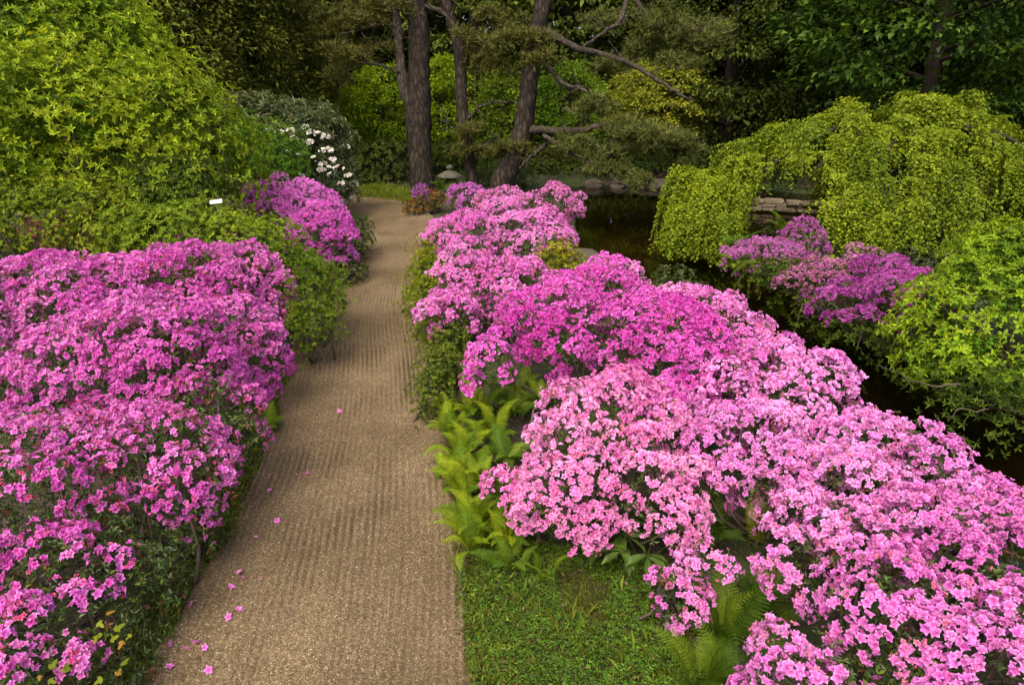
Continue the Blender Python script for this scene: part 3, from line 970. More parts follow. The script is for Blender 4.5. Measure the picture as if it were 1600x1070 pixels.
pine('leaning pine at the pond edge with long limbs reaching over the water',
     [W(784, 290, ZC), W(800, 250, ZC), W(815, 210, ZC), W(822, 170, ZC), W(828, 120, ZC), W(836, 70, ZC), W(846, 20, ZC), W(858, -40, ZC)],
     [.26, .235, .215, .20, .195, .19, .18, .17],
     [([W(828, 205, ZC), W(850, 203, ZC - .3), W(885, 205, ZC - .6), W(915, 203, ZC - .8), W(945, 196, ZC - 1.0), W(965, 205, ZC - 1.1)], .11, .045),
      ([W(846, 45, ZC), W(872, 60, ZC - .3), W(900, 75, ZC - .5), W(950, 88, ZC - .8), W(1000, 108, ZC - 1.1), W(1045, 138, ZC - 1.3), W(1075, 155, ZC - 1.4)], .10, .03),
      ([W(836, 90, ZC), W(860, 108, ZC - .3), W(880, 132, ZC - .5), W(905, 138, ZC - .7), W(935, 155, ZC - .9)], .075, .03),
      ([W(850, 212, ZC - .3), W(880, 232, ZC - .6), W(915, 250, ZC - .9), W(950, 275, ZC - 1.1), W(990, 296, ZC - 1.3)], .06, .02),
      ([W(855, 225, ZC - .1), W(830, 245, ZC - .2), W(812, 262, ZC - .1)], .06, .03),
      ([W(985, -20, ZC - .4), W(970, 30, ZC - .5), W(945, 50, ZC - .6), W(905, 80, ZC - .5)], .07, .03),
      ([W(990, 0, ZC - .4), W(1020, 35, ZC - .8), W(1060, 45, ZC - 1.1), W(1100, 48, ZC - 1.3)], .06, .02)],
     [pad(985, 200, ZC - 1.1, .75, .5, .25), pad(1035, 215, ZC - 1.2, .6, .5, .22), pad(935, 165, ZC - .9, .5, .4, .2), pad(960, 240, ZC - 1.0, .6, .4, .18), pad(1000, 285, ZC - 1.2, .4, .35, .1), pad(940, 262, ZC - 1.0, .45, .35, .12),
      pad(1085, 60, ZC - 1.2, .6, .5, .3), pad(1040, 30, ZC - 1.0, .6, .5, .25), pad(905, 225, ZC - .7, .4, .35, .15), pad(1050, 240, ZC - 1.0, .5, .4, .2), pad(970, 105, ZC - .6, .4, .4, .15), pad(1060, 100, ZC - 1, .5, .4, .2), pad(870, 245, ZC, .35, .3, .12), pad(940, 30, ZC, .5, .4, .2), pad(1030, 75, ZC - .6, .6, .4, .2)],
     33, NPB)

# ------------------------------------------------------------------ broadleaf and conifer trees of the wood
def tree(name, label, base, height, crown, pal, leaf_s, nclump, per, seed, shape='egg', droop=.3, trunk_r=.2, cat='tree', flat=.4, group=None, zlow=.6, mat=M_DARK, temps=LF_SPRAY, bark=M_BARKD, lean=0.0, clump_r=.5, shell=.55):
    rng = np.random.default_rng(seed)
    base = np.array([base[0], base[1], 0.0])
    root = thing(name, label, cat, base, group)
    A = Acc()
    top = base + np.array([lean, 0, height * .93])
    sp = spline([base + [0, 0, -.1], base + (top - base) * .35 + rng.normal(0, .06, 3), base + (top - base) * .7 + rng.normal(0, .1, 3), top], 14)
    tube(A, sp, np.linspace(trunk_r, trunk_r * .18, 14), 12, rough=.04, rng=rng)
    TA = A
    z = zlow + (height - zlow) * rng.random(nclump) ** 1.0
    t = (z - zlow) / (height - zlow)
    if shape == 'cone': env = (1 - t) ** .75 * .9 + .1
    elif shape == 'column': env = np.clip(1.05 - t ** 3, .1, 1) * np.clip(.75 + t, 0, 1)
    else: env = np.sqrt(np.clip(1 - (2 * t - .9) ** 2 / 1.25, .05, 1))
    a = rng.uniform(0, 6.28, nclump)
    rr = crown * env * (shell + (1.02 - shell) * np.sqrt(rng.random(nclump))) * (1 + .16 * fnoise(np.stack([np.cos(a), np.sin(a), z * .6], -1) * 1.6, seed))
    cen = np.stack([base[0] + lean * t + rr * np.cos(a), base[1] + rr * np.sin(a), z - droop * rr * .25], -1)
    out = np.stack([np.cos(a), np.sin(a), np.full(nclump, .5)], -1)
    pal = np.array(pal, float)
    tone = np.clip(.5 + .5 * fnoise(cen * .8, seed + 1) + rng.normal(0, .2, nclump), 0, 1)
    w = np.repeat(np.arange(nclump), per); m = len(w)
    d = unit(rng.normal(size=(m, 3))) * rng.random((m, 1)) ** .5
    cr = clump_r * rng.uniform(.6, 1.3, nclump)[w][:, None]
    pos = cen[w] + d * cr * np.array([1, 1, flat])
    pos[:, 2] -= droop * np.sum(d[:, :2] ** 2, 1) * cr[:, 0] * .6
    ok = pos[:, 2] > .1
    nr = unit(d * np.array([1, 1, 1]) * .6 + np.array([0, 0, .8]) + .35 * out[w] + rng.normal(0, .35, (m, 3)))
    ax = unit(out[w] * .7 + d * .8 + np.array([0, 0, -droop]) + rng.normal(0, .4, (m, 3)))
    fr = frames(ax, nr)
    tt = np.clip(tone[w] + rng.normal(0, .15, m), 0, 1)[:, None]
    c = (pal[0] * (1 - tt) + pal[1] * tt) * np.exp(rng.normal(0, .2, (m, 1)))
    A = Acc()
    stamp(A, temps, pos[ok], fr[ok], leaf_s * rng.uniform(.6, 1.3, m)[ok], c[ok], rng)
    A.obj('crown', mat, root, kind='stuff')
    A = TA
    for i in rng.choice(nclump, min(nclump, 26), replace=False):
        b = base + (top - base) * np.clip((cen[i][2] + .2 - .25 * rr[i]) / (height * .93), .05, .95)
        tube(A, spline([b, (b + cen[i]) / 2 + np.array([0, 0, .12]), cen[i]], 6), np.linspace(trunk_r * .28, .012, 6), 6)
    A.obj('trunk', bark, root, smooth=True)
    return root

def like(proto, label, base, rot, scale=1.0):
    r = proto.copy(); COL.objects.link(r)
    r['label'] = label
    r.location = (base[0], base[1], 0); r.rotation_euler = (0, 0, rot); r.scale = (scale,) * 3
    for ch in proto.children:
        c = ch.copy(); COL.objects.link(c); c.parent = r; c.matrix_parent_inverse = ch.matrix_parent_inverse.copy()
    return r

def B(px, zc):
    q = at(px, 300, zc); return (q[0], q[1])

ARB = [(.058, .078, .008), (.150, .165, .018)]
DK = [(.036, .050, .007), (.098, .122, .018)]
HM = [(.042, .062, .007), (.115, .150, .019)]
G_ = 'arborvitae screen'
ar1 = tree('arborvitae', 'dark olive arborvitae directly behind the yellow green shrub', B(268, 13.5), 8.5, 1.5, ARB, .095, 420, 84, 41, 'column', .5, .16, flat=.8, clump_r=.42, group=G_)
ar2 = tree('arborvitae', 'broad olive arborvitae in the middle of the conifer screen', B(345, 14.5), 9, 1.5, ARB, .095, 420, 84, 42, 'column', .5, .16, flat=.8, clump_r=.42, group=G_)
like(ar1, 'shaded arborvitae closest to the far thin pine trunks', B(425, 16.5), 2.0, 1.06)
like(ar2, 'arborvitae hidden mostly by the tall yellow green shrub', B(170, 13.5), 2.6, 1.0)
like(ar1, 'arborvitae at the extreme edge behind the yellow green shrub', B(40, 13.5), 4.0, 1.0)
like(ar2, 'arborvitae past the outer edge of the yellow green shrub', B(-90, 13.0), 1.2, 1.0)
G_ = 'dark hemlocks'
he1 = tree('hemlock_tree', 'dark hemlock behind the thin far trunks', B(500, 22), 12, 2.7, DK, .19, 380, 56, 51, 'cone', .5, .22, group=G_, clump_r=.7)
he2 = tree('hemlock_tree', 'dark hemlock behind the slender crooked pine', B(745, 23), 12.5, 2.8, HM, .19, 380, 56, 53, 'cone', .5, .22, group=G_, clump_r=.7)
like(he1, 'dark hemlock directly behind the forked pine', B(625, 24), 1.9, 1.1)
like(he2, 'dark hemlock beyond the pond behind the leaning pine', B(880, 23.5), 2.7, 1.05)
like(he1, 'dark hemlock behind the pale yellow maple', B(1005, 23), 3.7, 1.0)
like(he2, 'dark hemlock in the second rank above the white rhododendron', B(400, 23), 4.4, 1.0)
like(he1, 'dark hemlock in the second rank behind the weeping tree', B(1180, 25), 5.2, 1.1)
G_ = 'shaded trees behind the weeping tree'
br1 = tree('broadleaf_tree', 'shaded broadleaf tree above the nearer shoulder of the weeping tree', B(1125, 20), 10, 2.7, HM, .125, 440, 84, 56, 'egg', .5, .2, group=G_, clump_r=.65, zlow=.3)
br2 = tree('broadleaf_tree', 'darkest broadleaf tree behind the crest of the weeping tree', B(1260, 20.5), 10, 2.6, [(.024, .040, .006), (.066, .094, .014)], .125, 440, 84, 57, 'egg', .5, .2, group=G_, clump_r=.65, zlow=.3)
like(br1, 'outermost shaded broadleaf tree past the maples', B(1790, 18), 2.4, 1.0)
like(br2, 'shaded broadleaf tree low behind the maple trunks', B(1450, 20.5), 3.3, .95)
tree('maple_tree', 'green maple with layered boughs above the weeping tree', B(1420, 15.6), 9, 3.0, [(.030, .068, .007), (.090, .165, .014)], .15, 400, 64, 58, 'egg', .35, .2, flat=.22, group='layered maples', clump_r=.85, mat=M_SOFT, zlow=1.8)
tree('maple_tree', 'dark green maple filling the upper corner beyond the weeping tree', B(1610, 16.5), 9, 3.0, [(.022, .058, .008), (.066, .130, .014)], .15, 380, 60, 59, 'egg', .35, .2, flat=.22, group='layered maples', clump_r=.85, mat=M_SOFT, zlow=.6)

# bright understorey behind the pines
YG = [(.15, .26, .008), (.33, .45, .02)]
G_ = 'bright small trees behind the pines'
tree('understorey_tree', 'bright yellow green small tree beside the forked pine', B(606, 18.2), 2.55, 1.05, YG, .085, 170, 60, 71, 'egg', .3, .06, mat=M_SOFT, clump_r=.26, flat=.6, zlow=.7, group=G_)
tree('understorey_tree', 'bright green small tree between the first two pines', B(700, 18.6), 2.75, .75, YG, .085, 140, 60, 72, 'egg', .3, .05, mat=M_SOFT, clump_r=.26, flat=.6, zlow=.3, group=G_)
tree('understorey_tree', 'fresh green small tree right of the leaning pine', B(885, 18.9), 2.6, .95, [(.085, .18, .010), (.21, .33, .02)], .085, 160, 60, 73, 'egg', .3, .06, mat=M_SOFT, clump_r=.28, flat=.6, zlow=.5, group=G_)
tree('japanese_maple', 'pale yellow maple with airy layered leaves over the pond', B(1015, 18.6), 2.7, 1.25, [(.19, .235, .016), (.40, .42, .045)], .085, 170, 54, 74, 'egg', .4, .06, mat=M_SOFT, clump_r=.3, flat=.3, zlow=1.0)
tree('understorey_tree', 'green small tree peeping between crooked and leaning pines', B(785, 18.8), 2.4, .8, [(.10, .18, .010), (.22, .31, .02)], .085, 130, 60, 75, 'egg', .3, .05, mat=M_SOFT, clump_r=.28, flat=.6, zlow=.2, group=G_)

# thin far trunks among the conifers
def bare_trunk(label, pts, r, seed):
    rng = np.random.default_rng(seed)
    pts = [np.array([pts[0][0], pts[0][1], -.05])] + list(pts)
    root = thing('thin_pine', label, 'pine tree', (pts[0][0], pts[0][1], 0), 'thin pines beyond the path')
    A = Acc(); sp = spline(pts, 20); tube(A, sp, np.linspace(r * 1.15, r * .7, 20), 10, rough=.05, rng=rng)
    A.obj('trunk', M_BARK, root, smooth=True)
    for _ in range(5):
        i = rng.integers(6, 19); s = rng.choice([-1, 1])
        e = sp[i] + np.array([s * rng.uniform(.5, 1.1), rng.uniform(-.5, .1), rng.uniform(-.2, .4)])
        A = Acc(); tube(A, spline([sp[i], (sp[i] + e) / 2 + np.array([0, 0, rng.uniform(-.15, .1)]), e], 8), np.linspace(.035, .01, 8), 6)
        A.obj('limb', M_BARK, root, smooth=True)
    A = Acc(); top = sp[-1]
    needle_pads(A, [(top[0] + rng.normal(0, .8), top[1] + rng.normal(0, .6), top[2] + rng.uniform(-.9, 2.0), .7, .6, .2) for _ in range(9)], rng, NP, .2, .9)
    A.obj('needles', M_NEEDLE, root, kind='stuff')
bare_trunk('thicker of the thin far pine trunks beyond the bend of the path', [W(536, 205, 19.5), W(535, 150, 19.5), W(534, 80, 19.5), W(531, 10, 19.5), W(528, -60, 19.5)], .17, 81)
bare_trunk('slanting thin far trunk beside the thicker one', [W(512, 200, 19), W(504, 165, 19), W(494, 130, 19), W(490, 70, 19), W(492, 0, 19), W(500, -60, 19)], .10, 82)
bare_trunk('thin straight far trunk closest to the forked pine', [W(548, 195, 20.5), W(546, 120, 20.5), W(548, 50, 20.5), W(552, -60, 20.5)], .10, 83)

# the far-off wood
rng = np.random.default_rng(90)
A = Acc(); n = 26000
pos = np.stack([rng.uniform(-34, 38, n), rng.uniform(27, 34, n), 12.5 * rng.random(n) ** .9], 1)
cl = fnoise(pos * np.array([.5, .5, .35]), 3)
pos = pos[cl > -.95]; n = len(pos)
fr = frames(rng.normal(size=(n, 3)) + np.array([0, 0, -.5]), np.tile([0, -.6, .7], (n, 1)) + rng.normal(0, .4, (n, 3)))
tt = np.clip(.5 + .5 * fnoise(pos * .35, 8), 0, 1)[:, None]
c = (np.array(DK[0]) * (1 - tt) + np.array(DK[1]) * tt) * np.exp(rng.normal(0, .2, (n, 1)))
stamp(A, LF_SPRAY, pos, fr, .8 * rng.uniform(.6, 1.3, n), c, rng)
wood = A.obj('distant_wood', M_DARK)
tag(wood, 'far dark wood closing off the garden behind the trees', 'wood', kind='stuff')

# ------------------------------------------------------------------ weeping tree
def weeping():
    rng = np.random.default_rng(101)
    base = at(1385, 395, 10.9); base[2] = 0
    root = thing('weeping_tree', 'wide yellow green weeping tree cascading towards the pond', 'tree', base)
    A = Acc()
    stem = spline([base + [0, 0, -.1], base + [.1, .1, .5], base + [-.1, 0, 1.0], base + [.1, 0, 1.4]], 14)
    tube(A, stem, np.linspace(.17, .1, 14), 12, rough=.06, rng=rng)
    RX0, RX1, RY = 3.45, 3.5, 1.75
    def top_z(x, y):
        rx = np.where(x < 0, RX0, RX1)
        rho = np.sqrt((x / rx) ** 2 + (y / RY) ** 2)
        z = 2.0 - np.where(x < 0, 1.35 * np.clip(rho, 0, 1.1) ** 1.9, 1.15 * np.clip(rho, 0, 1.1) ** 2.1)
        q = np.stack([x, y], -1)
        return z + .13 * fnoise(q * 1.25, 5, 3) + .05 * fnoise(q * 3.3, 6, 2), rho
    for k in range(16):
        a = 2 * np.pi * k / 16 + rng.normal(0, .1)
        e = np.array([np.cos(a) * (RX0 if np.cos(a) < 0 else RX1) * .8, np.sin(a) * RY * .8])
        pts = [stem[-4]]
        for t in (.35, .7, 1.0):
            z, _ = top_z(np.array(e[0] * t), np.array(e[1] * t))
            pts.append(np.array([base[0] + e[0] * t, base[1] + e[1] * t, float(z) - .38]))
        tube(A, spline(pts, 12), np.linspace(.05, .010, 12), 7)
    A.obj('trunk', M_BARKD, root, smooth=True)
    pal = np.array([(.085, .138, .004), (.26, .325, .010)])
    L = Acc()
    NK = 120
    a = rng.uniform(0, 6.28, NK); r = rng.random(NK) ** .45
    kx = np.cos(a) * r * np.where(np.cos(a) < 0, RX0, RX1); ky = np.sin(a) * r * RY; kb = rng.uniform(-.24, .13, NK); kt = rng.normal(0, .2, NK); kl = rng.uniform(.7, 1.35, NK)
    NO = 1000
    w = rng.integers(0, NK, NO)
    dx, dy = rng.normal(0, .15, NO), rng.normal(0, .14, NO)
    ox = kx[w] + dx; oy = ky[w] + dy
    oz, rho = top_z(ox, oy)
    oz = oz + kb[w] - (dx ** 2 + dy ** 2) * 2.4
    # on the far side only the top shows
    keep = (oy < .9) | (rng.random(NO) < .35)
    for i in np.nonzero(keep)[0]:
        sc = np.array([base[0] + ox[i], base[1] + oy[i], oz[i] + rng.normal(0, .04)])
        px = float(project(sc)[0])
        outd = unit(np.array([ox[i] / 3.5, oy[i] / 1.4, 0]) + 1e-6)
        hx = abs(px + rng.normal(0, 16) - 1240) / 66                       # ragged hollow under the near shoulder
        hol = hx < 1
        if hol and oy[i] < .5 and rho[i] > .74 + .12 * hx + rng.normal(0, .04): continue
        if hol and oz[i] < 1.20: continue
        edge_ = np.clip((rho[i] - .45) / .5, 0, 1)
        ln0 = (.34 + .95 * edge_) * kl[w[i]]
        if px < 1180: ln0 *= 1.12
        if hol: ln0 = min(ln0, .34 + .4 * hx * hx)
        tone0 = kt[w[i]] + rng.normal(0, .08)
        for k in range(7):
            aa = rng.uniform(0, 6.28)
            o = unit(np.array([np.cos(aa), np.sin(aa), 0]) * .8 + outd)
            ln = ln0 * rng.uniform(.35, 1.1)
            reach = rng.uniform(.05, .26) + .22 * edge_ * rng.random()
            nl = int(ln / .027) + 6
            t = np.linspace(0, 1, nl)
            pts = sc + o * (reach * (1 - (1 - t) ** 2))[:, None] + np.array([0, 0, 1]) * (.05 * np.sin(3 * t) - ln * t ** 1.45)[:, None]
            pts = pts + np.cumsum(rng.normal(0, .006, pts.shape), 0) + np.array([rng.normal(0, .05), rng.normal(0, .05), 0])
            ok = pts[:, 2] > -.22
            pts = pts[ok]; nl = len(pts)
            if nl < 3: continue
            side = np.cross(o, [0, 0, 1.]) * np.where(np.arange(nl) % 2, 1, -1)[:, None]
            ax = unit(side * .8 + o * .45 + np.array([0, 0, -.5]) + rng.normal(0, .45, (nl, 3)))
            nz = unit(o * .6 + np.array([0, 0, .8]) + rng.normal(0, .5, (nl, 3)))
            tt = np.clip(.5 + tone0 + rng.normal(0, .22, nl) - .15 * t[ok], 0, 1)[:, None]
            cc = pal[0] * (1 - tt) + pal[1] * tt
            stamp(L, LF_S3, pts, frames(ax, nz), .054 * rng.uniform(.55, 1.3, nl), cc, rng)
    L.obj('crown', M_SOFT, root, kind='stuff')
LF_S3 = [leaf_t(.62, .1, .15), leaf_t(.7, .22, .0), leaf_t(.55, -.05, .3)]
weeping()
# ================================================================== AZALEAS
MAG = [(.58, .066, .42), (.72, .17, .58), (.56, .10, .20)]      # deep magenta
ORC = [(0.585, 0.109, 0.454), (0.722, 0.250, 0.588), (0.568, 0.109, 0.252)]       # orchid
PNK = [(.70, .20, .49), (.79, .37, .62), (.62, .18, .26)]       # pale pink
LIL = [(0.636, 0.187, 0.504), (0.757, 0.343, 0.622), (0.602, 0.187, 0.286)]       # lilac pink
PUR = [(0.344, 0.078, 0.353), (0.464, 0.156, 0.454), (0.387, 0.094, 0.151)]       # muted purple
SAL = [(0.602, 0.172, 0.235), (0.688, 0.296, 0.353), (0.473, 0.140, 0.101)]       # salmon
AZG = 'azaleas in flower'
azalea('large orchid pink azalea on the near side of the path, its back half',
       [lobe(95, 500, .52, .80, .70, .56), lobe(320, 490, .50, .62, .75, .55), lobe(205, 590, .45, .78, .58, .50), lobe(380, 560, .40, .28, .42, .45), lobe(-60, 540, .5, .6, .7, .5)],
       ORC, .74, .027, 201, 300, .16, group=AZG)
azalea('orchid azalea spilling to the path in the lower corner, greener below',
       [lobe(60, 770, .42, .52, .45, .45), lobe(230, 750, .36, .45, .42, .42), lobe(330, 690, .34, .30, .40, .38), lobe(110, 900, .30, .40, .32, .34), lobe(-40, 860, .40, .4, .4, .4), lobe(120, 990, .20, .36, .28, .26), lobe(30, 1050, .24, .36, .3, .28), lobe(225, 935, .13, .22, .26, .20), lobe(300, 850, .13, .18, .26, .20), lobe(185, 1040, .10, .18, .2, .16)],
       [(0.568, 0.101, 0.437), (0.714, 0.234, 0.571), (0.550, 0.101, 0.218)], .55, .026, 202, 300, .30, lowcut=.30, group=AZG)
azalea('salmon pink azalea peeking over the back of the large orchid azalea',
       [lobe(170, 392, .55, .55, .45, .45), lobe(90, 385, .5, .35, .4, .4)], SAL, .55, .022, 203, 0, .4, leaf_s=.03, group=AZG)
azalea('small deep purple azalea sprig behind the orchid azalea',
       [lobe(320, 410, .55, .42, .3, .36)], MAG, .75, .022, 204, 0, .1, leaf_s=.03, group=AZG)
azalea('round deep pink azalea dome left of the path bend',
       [lobe(452, 345, .56, .74, .60, .60), lobe(500, 385, .42, .46, .46, .48), lobe(410, 350, .50, .52, .45, .46)], [(0.602, 0.109, 0.487), (0.722, 0.234, 0.622), (0.568, 0.109, 0.252)], .90, .026, 205, 0, .06, leaf_s=.035, pad_r=(.10, .17), group=AZG)
# far end, right of the path
azalea('tiny purple azalea at the foot of the forked pine', [lobe(657, 310, .22, .26, .24, .24)], PUR, .42, .028, 206, 0, .2, leaf_s=.04, group=AZG)
azalea('lilac azalea cushion in front of the stone lantern', [lobe(727, 310, .38, .36, .32, .28)], [(0.516, 0.140, 0.470), (0.619, 0.234, 0.571)], .95, .028, 207, 0, .0, leaf_s=.04, group=AZG)
azalea('pink azalea row nearest the far pond water', [lobe(790, 322, .34, .55, .4, .32), lobe(860, 325, .36, .5, .4, .34), lobe(900, 328, .42, .18, .2, .16)], [(0.619, 0.156, 0.454), (0.740, 0.281, 0.588), (0.568, 0.156, 0.252)], .62, .028, 208, 0, .3, leaf_s=.04, group=AZG)
azalea('bright pink azalea right of the path before the bend', [lobe(735, 382, .38, .50, .45, .38), lobe(825, 380, .40, .52, .45, .40), lobe(780, 366, .42, .48, .42, .40)], [(0.671, 0.172, 0.521), (0.791, 0.328, 0.655), (0.602, 0.156, 0.302)], .82, .026, 209, 0, .12, leaf_s=.034, group=AZG)
azalea('pink azalea with bare grey stems beside the narrow of the path', [lobe(735, 450, .46, .38, .40, .36), lobe(805, 455, .45, .42, .42, .36), lobe(712, 500, .33, .22, .30, .28)], [(0.654, 0.172, 0.504), (0.791, 0.343, 0.655), (0.602, 0.156, 0.269)], .70, .026, 210, 120, .2, leaf_s=.028, twigs=50, group=AZG)
azalea('deep magenta azalea in the middle of the flower bank', [lobe(880, 520, .45, .42, .48, .40), lobe(1010, 545, .42, .50, .50, .42), lobe(770, 575, .42, .20, .24, .30), lobe(940, 470, .45, .4, .4, .38), lobe(1070, 590, .4, .35, .4, .4)], MAG, .82, .025, 211, 200, .10, leaf_s=.026, group=AZG)
azalea('pink azalea at the stream edge with one raised spray over the water', [lobe(965, 455, .40, .36, .36, .30), lobe(1070, 500, .38, .45, .38, .34), lobe(1140, 545, .36, .40, .38, .36)], [(0.671, 0.195, 0.521), (0.791, 0.359, 0.655), (0.602, 0.172, 0.269)], .80, .026, 212, 120, .15, leaf_s=.028, group=AZG)
azalea('long pink azalea ridge along the brink of the dark stream', [lobe(1195, 600, .38, .38, .38, .36), lobe(1265, 655, .37, .34, .36, .36), lobe(1340, 720, .36, .30, .32, .34), lobe(1150, 640, .36, .35, .35, .34)], [(0.671, 0.195, 0.538), (0.791, 0.359, 0.672), (0.602, 0.172, 0.269)], .84, .026, 213, 200, .12, group=AZG)
azalea('pale pink azalea mound overhanging the ferns by the path', [lobe(945, 680, .42, .40, .40, .38), lobe(900, 770, .32, .34, .34, .32), lobe(1010, 760, .33, .26, .32, .34), lobe(775, 765, .28, .10, .13, .14)], PNK, .84, .024, 214, 300, .15, group=AZG)
azalea('lilac pink azalea in the centre of the near bank', [lobe(1150, 715, .38, .30, .34, .34), lobe(1245, 775, .36, .32, .32, .33), lobe(1350, 800, .37, .34, .32, .33), lobe(1460, 800, .38, .30, .30, .33)], [(0.671, 0.218, 0.554), (0.774, 0.374, 0.672), (0.602, 0.187, 0.286)], .84, .025, 215, 260, .14, group=AZG)
azalea('nearest lilac pink azalea filling the lower corner of the bank', [lobe(1330, 900, .42, .32, .32, .34), lobe(1480, 880, .46, .38, .34, .36), lobe(1430, 1020, .42, .36, .30, .34), lobe(1600, 960, .45, .36, .36, .36), lobe(1250, 1090, .36, .24, .22, .26), lobe(1590, 860, .40, .32, .30, .32), lobe(1560, 1120, .4, .4, .3, .34), lobe(1520, 1000, .40, .34, .30, .34)], LIL, .86, .025, 216, 300, .12, group=AZG)
azalea('small lilac azalea tuft standing over the tall ferns', [lobe(1095, 880, .34, .10, .10, .12), lobe(1060, 930, .2, .14, .14, .18)], LIL, .62, .023, 217, 60, .35, pad_r=(.05, .09), lowcut=.22, twigs=20, group=AZG)
azalea('lone pink azalea tuft sticking up beside the stream', [lobe(1430, 690, .62, .10, .10, .10)], LIL, .85, .024, 218, 30, .0, pad_r=(.05, .08), twigs=10, group=AZG)
# on the peninsula
azalea('muted purple azalea with ferns on the far stream bank', [lobe(1195, 412, .12, .56, .42, .34), lobe(1255, 388, .28, .36, .34, .32)], [(0.344, 0.078, 0.286), (0.499, 0.172, 0.420), (0.344, 0.125, 0.118)], .72, .026, 219, 0, .2, leaf_s=.036, group=AZG)
azalea('faded pink azalea on the far bank between purple ones', [lobe(1285, 448, .12, .46, .40, .36), lobe(1345, 432, .2, .36, .34, .34)], [(0.396, 0.117, 0.269), (0.533, 0.218, 0.386), (0.310, 0.140, 0.101)], .55, .025, 220, 0, .4, leaf_s=.034, group=AZG)
azalea('rich purple azalea overhanging the stream beside the bright green shrub', [lobe(1345, 486, .14, .42, .36, .36), lobe(1420, 490, .2, .40, .38, .38), lobe(1385, 440, .3, .34, .32, .28)], [(0.344, 0.043, 0.286), (0.473, 0.117, 0.403), (0.361, 0.094, 0.168)], .82, .025, 221, 0, .08, leaf_s=.03, group=AZG)

# ================================================================== GREEN SHRUBS
LF_MID = [leaf_t(.36, .1, .06), leaf_t(.42, .14, .2), leaf_t(.30, .06, -.06)]
YGS = [(.092, .165, .005), (.30, .385, .014)]
MID = [(0.046, 0.109, 0.008), (0.132, 0.202, 0.016)]
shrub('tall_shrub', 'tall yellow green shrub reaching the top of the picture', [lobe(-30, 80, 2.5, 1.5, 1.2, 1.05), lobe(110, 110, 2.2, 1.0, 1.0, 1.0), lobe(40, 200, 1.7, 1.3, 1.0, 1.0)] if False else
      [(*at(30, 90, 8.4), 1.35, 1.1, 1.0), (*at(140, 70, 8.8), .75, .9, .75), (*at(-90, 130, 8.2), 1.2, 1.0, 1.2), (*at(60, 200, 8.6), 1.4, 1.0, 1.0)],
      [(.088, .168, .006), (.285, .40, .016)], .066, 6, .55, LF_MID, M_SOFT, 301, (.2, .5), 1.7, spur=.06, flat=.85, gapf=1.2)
shrub('spreading_shrub', 'broad yellow green shrub with pointed leaves behind the low mounds', [(*at(120, 225, 7.3), 1.15, .9, .85), (*at(255, 220, 7.5), .75, .8, .70), (*at(10, 255, 7.0), 1.0, .8, .85), (*at(320, 262, 7.7), .45, .6, .55), (*at(200, 290, 7.2), 1.2, .7, .5)],
      YGS, .062, 6, .5, LF_MID, M_SOFT, 302, (.18, .46), 1.7, spur=.06, flat=.85, gapf=1.2)
shrub('feathery_bush', 'feathery fresh green bush beside the white rhododendron', [(*at(425, 255, 10.6), .52, .5, .55), (*at(390, 240, 10.8), .4, .4, .5)], [(0.054, 0.147, 0.006), (0.147, 0.264, 0.016)], .05, 6, .4, LF_LANCE, M_SOFT, 303, (.1, .2), 1.2, spur=.03)
shrub('leafy_bush', 'green leafy bush rising over the rhododendron against the dark conifers', [(*at(395, 185, 14), .75, .6, .55), (*at(430, 200, 14), .5, .5, .4)], [(0.062, 0.132, 0.009), (0.139, 0.209, 0.019)], .08, 5, .4, LF_S, M_SOFT, 304, (.16, .3), 1.2)
RH_ = [(0.031, 0.050, 0.012), (0.078, 0.096, 0.031)]
RH = [(.045, .068, .018), (.110, .130, .040)]
rhodo_l = [(*at(440, 215, 12), 1.0, .8, .62), (*at(500, 240, 11.9), .62, .7, .75), (*at(525, 280, 11.8), .32, .5, .5), (*at(380, 190, 12.2), .75, .7, .4)]
rh = shrub('rhododendron', 'dark rhododendron with white flower trusses by the path bend', rhodo_l, RH, .10, 7, .15, LF_LANCE, M_LEAF, 305, (.16, .3), 1.3, up=.4)
rng = np.random.default_rng(306)
for (px, py) in [(436, 207), (461, 216), (486, 207), (498, 210), (508, 214), (484, 223), (505, 236), (515, 234), (447, 239), (465, 243), (505, 257), (503, 266), (514, 264), (518, 274), (470, 276), (545, 275), (535, 287), (552, 287), (550, 311), (535, 316), (540, 230), (415, 248), (427, 222), (520, 250), (405, 215), (395, 235), (440, 228), (478, 200), (455, 205), (530, 262), (492, 248), (420, 205)]:
    d = ray(px, py)
    # stand on the surface of the bush
    best = None
    for l in rhodo_l:
        c, r = np.array(l[:3]), np.array(l[3:]) * 1.06
        o = (np.array([0, 0, CH]) - c) / r; dd = d / r
        b = np.dot(o, dd); q = b * b - np.dot(dd, dd) * (np.dot(o, o) - 1)
        if q > 0:
            t = (-b - math.sqrt(q)) / np.dot(dd, dd)
            best = t if best is None else min(best, t)
    if best is None: best = 11.7
    c = np.array([0, 0, CH]) + d * (best - .04)
    m = int(rng.integers(5, 13))
    nn = unit(rng.normal(size=(m, 3)) + np.array([0, -.6, 1.0]))
    A = Acc()
    stamp(A, FL_LO, c + nn * .06 * np.array([1.3, 1.3, .7]), rand_frames(nn, rng), .036 * rng.uniform(.8, 1.2, m), np.array([.80, .78, .70]) * rng.uniform(.9, 1.05, (m, 1)), rng)
    A.obj('flower_truss', M_WHITE, rh)
MO_ = [(0.078, 0.109, 0.012), (0.163, 0.186, 0.025)]
shrub('clipped_mound', 'rounded fine leaved green mound behind the white plant label', [(*at(270, 312, 6.9), .62, .5, .42), (*at(330, 345, 6.8), .34, .4, .28)], [(.050, .090, .008), (.140, .180, .018)], .025, 5, .45, LF_S, M_SOFT, 307, (.06, .13), .8, spur=.010, gapf=1.1)
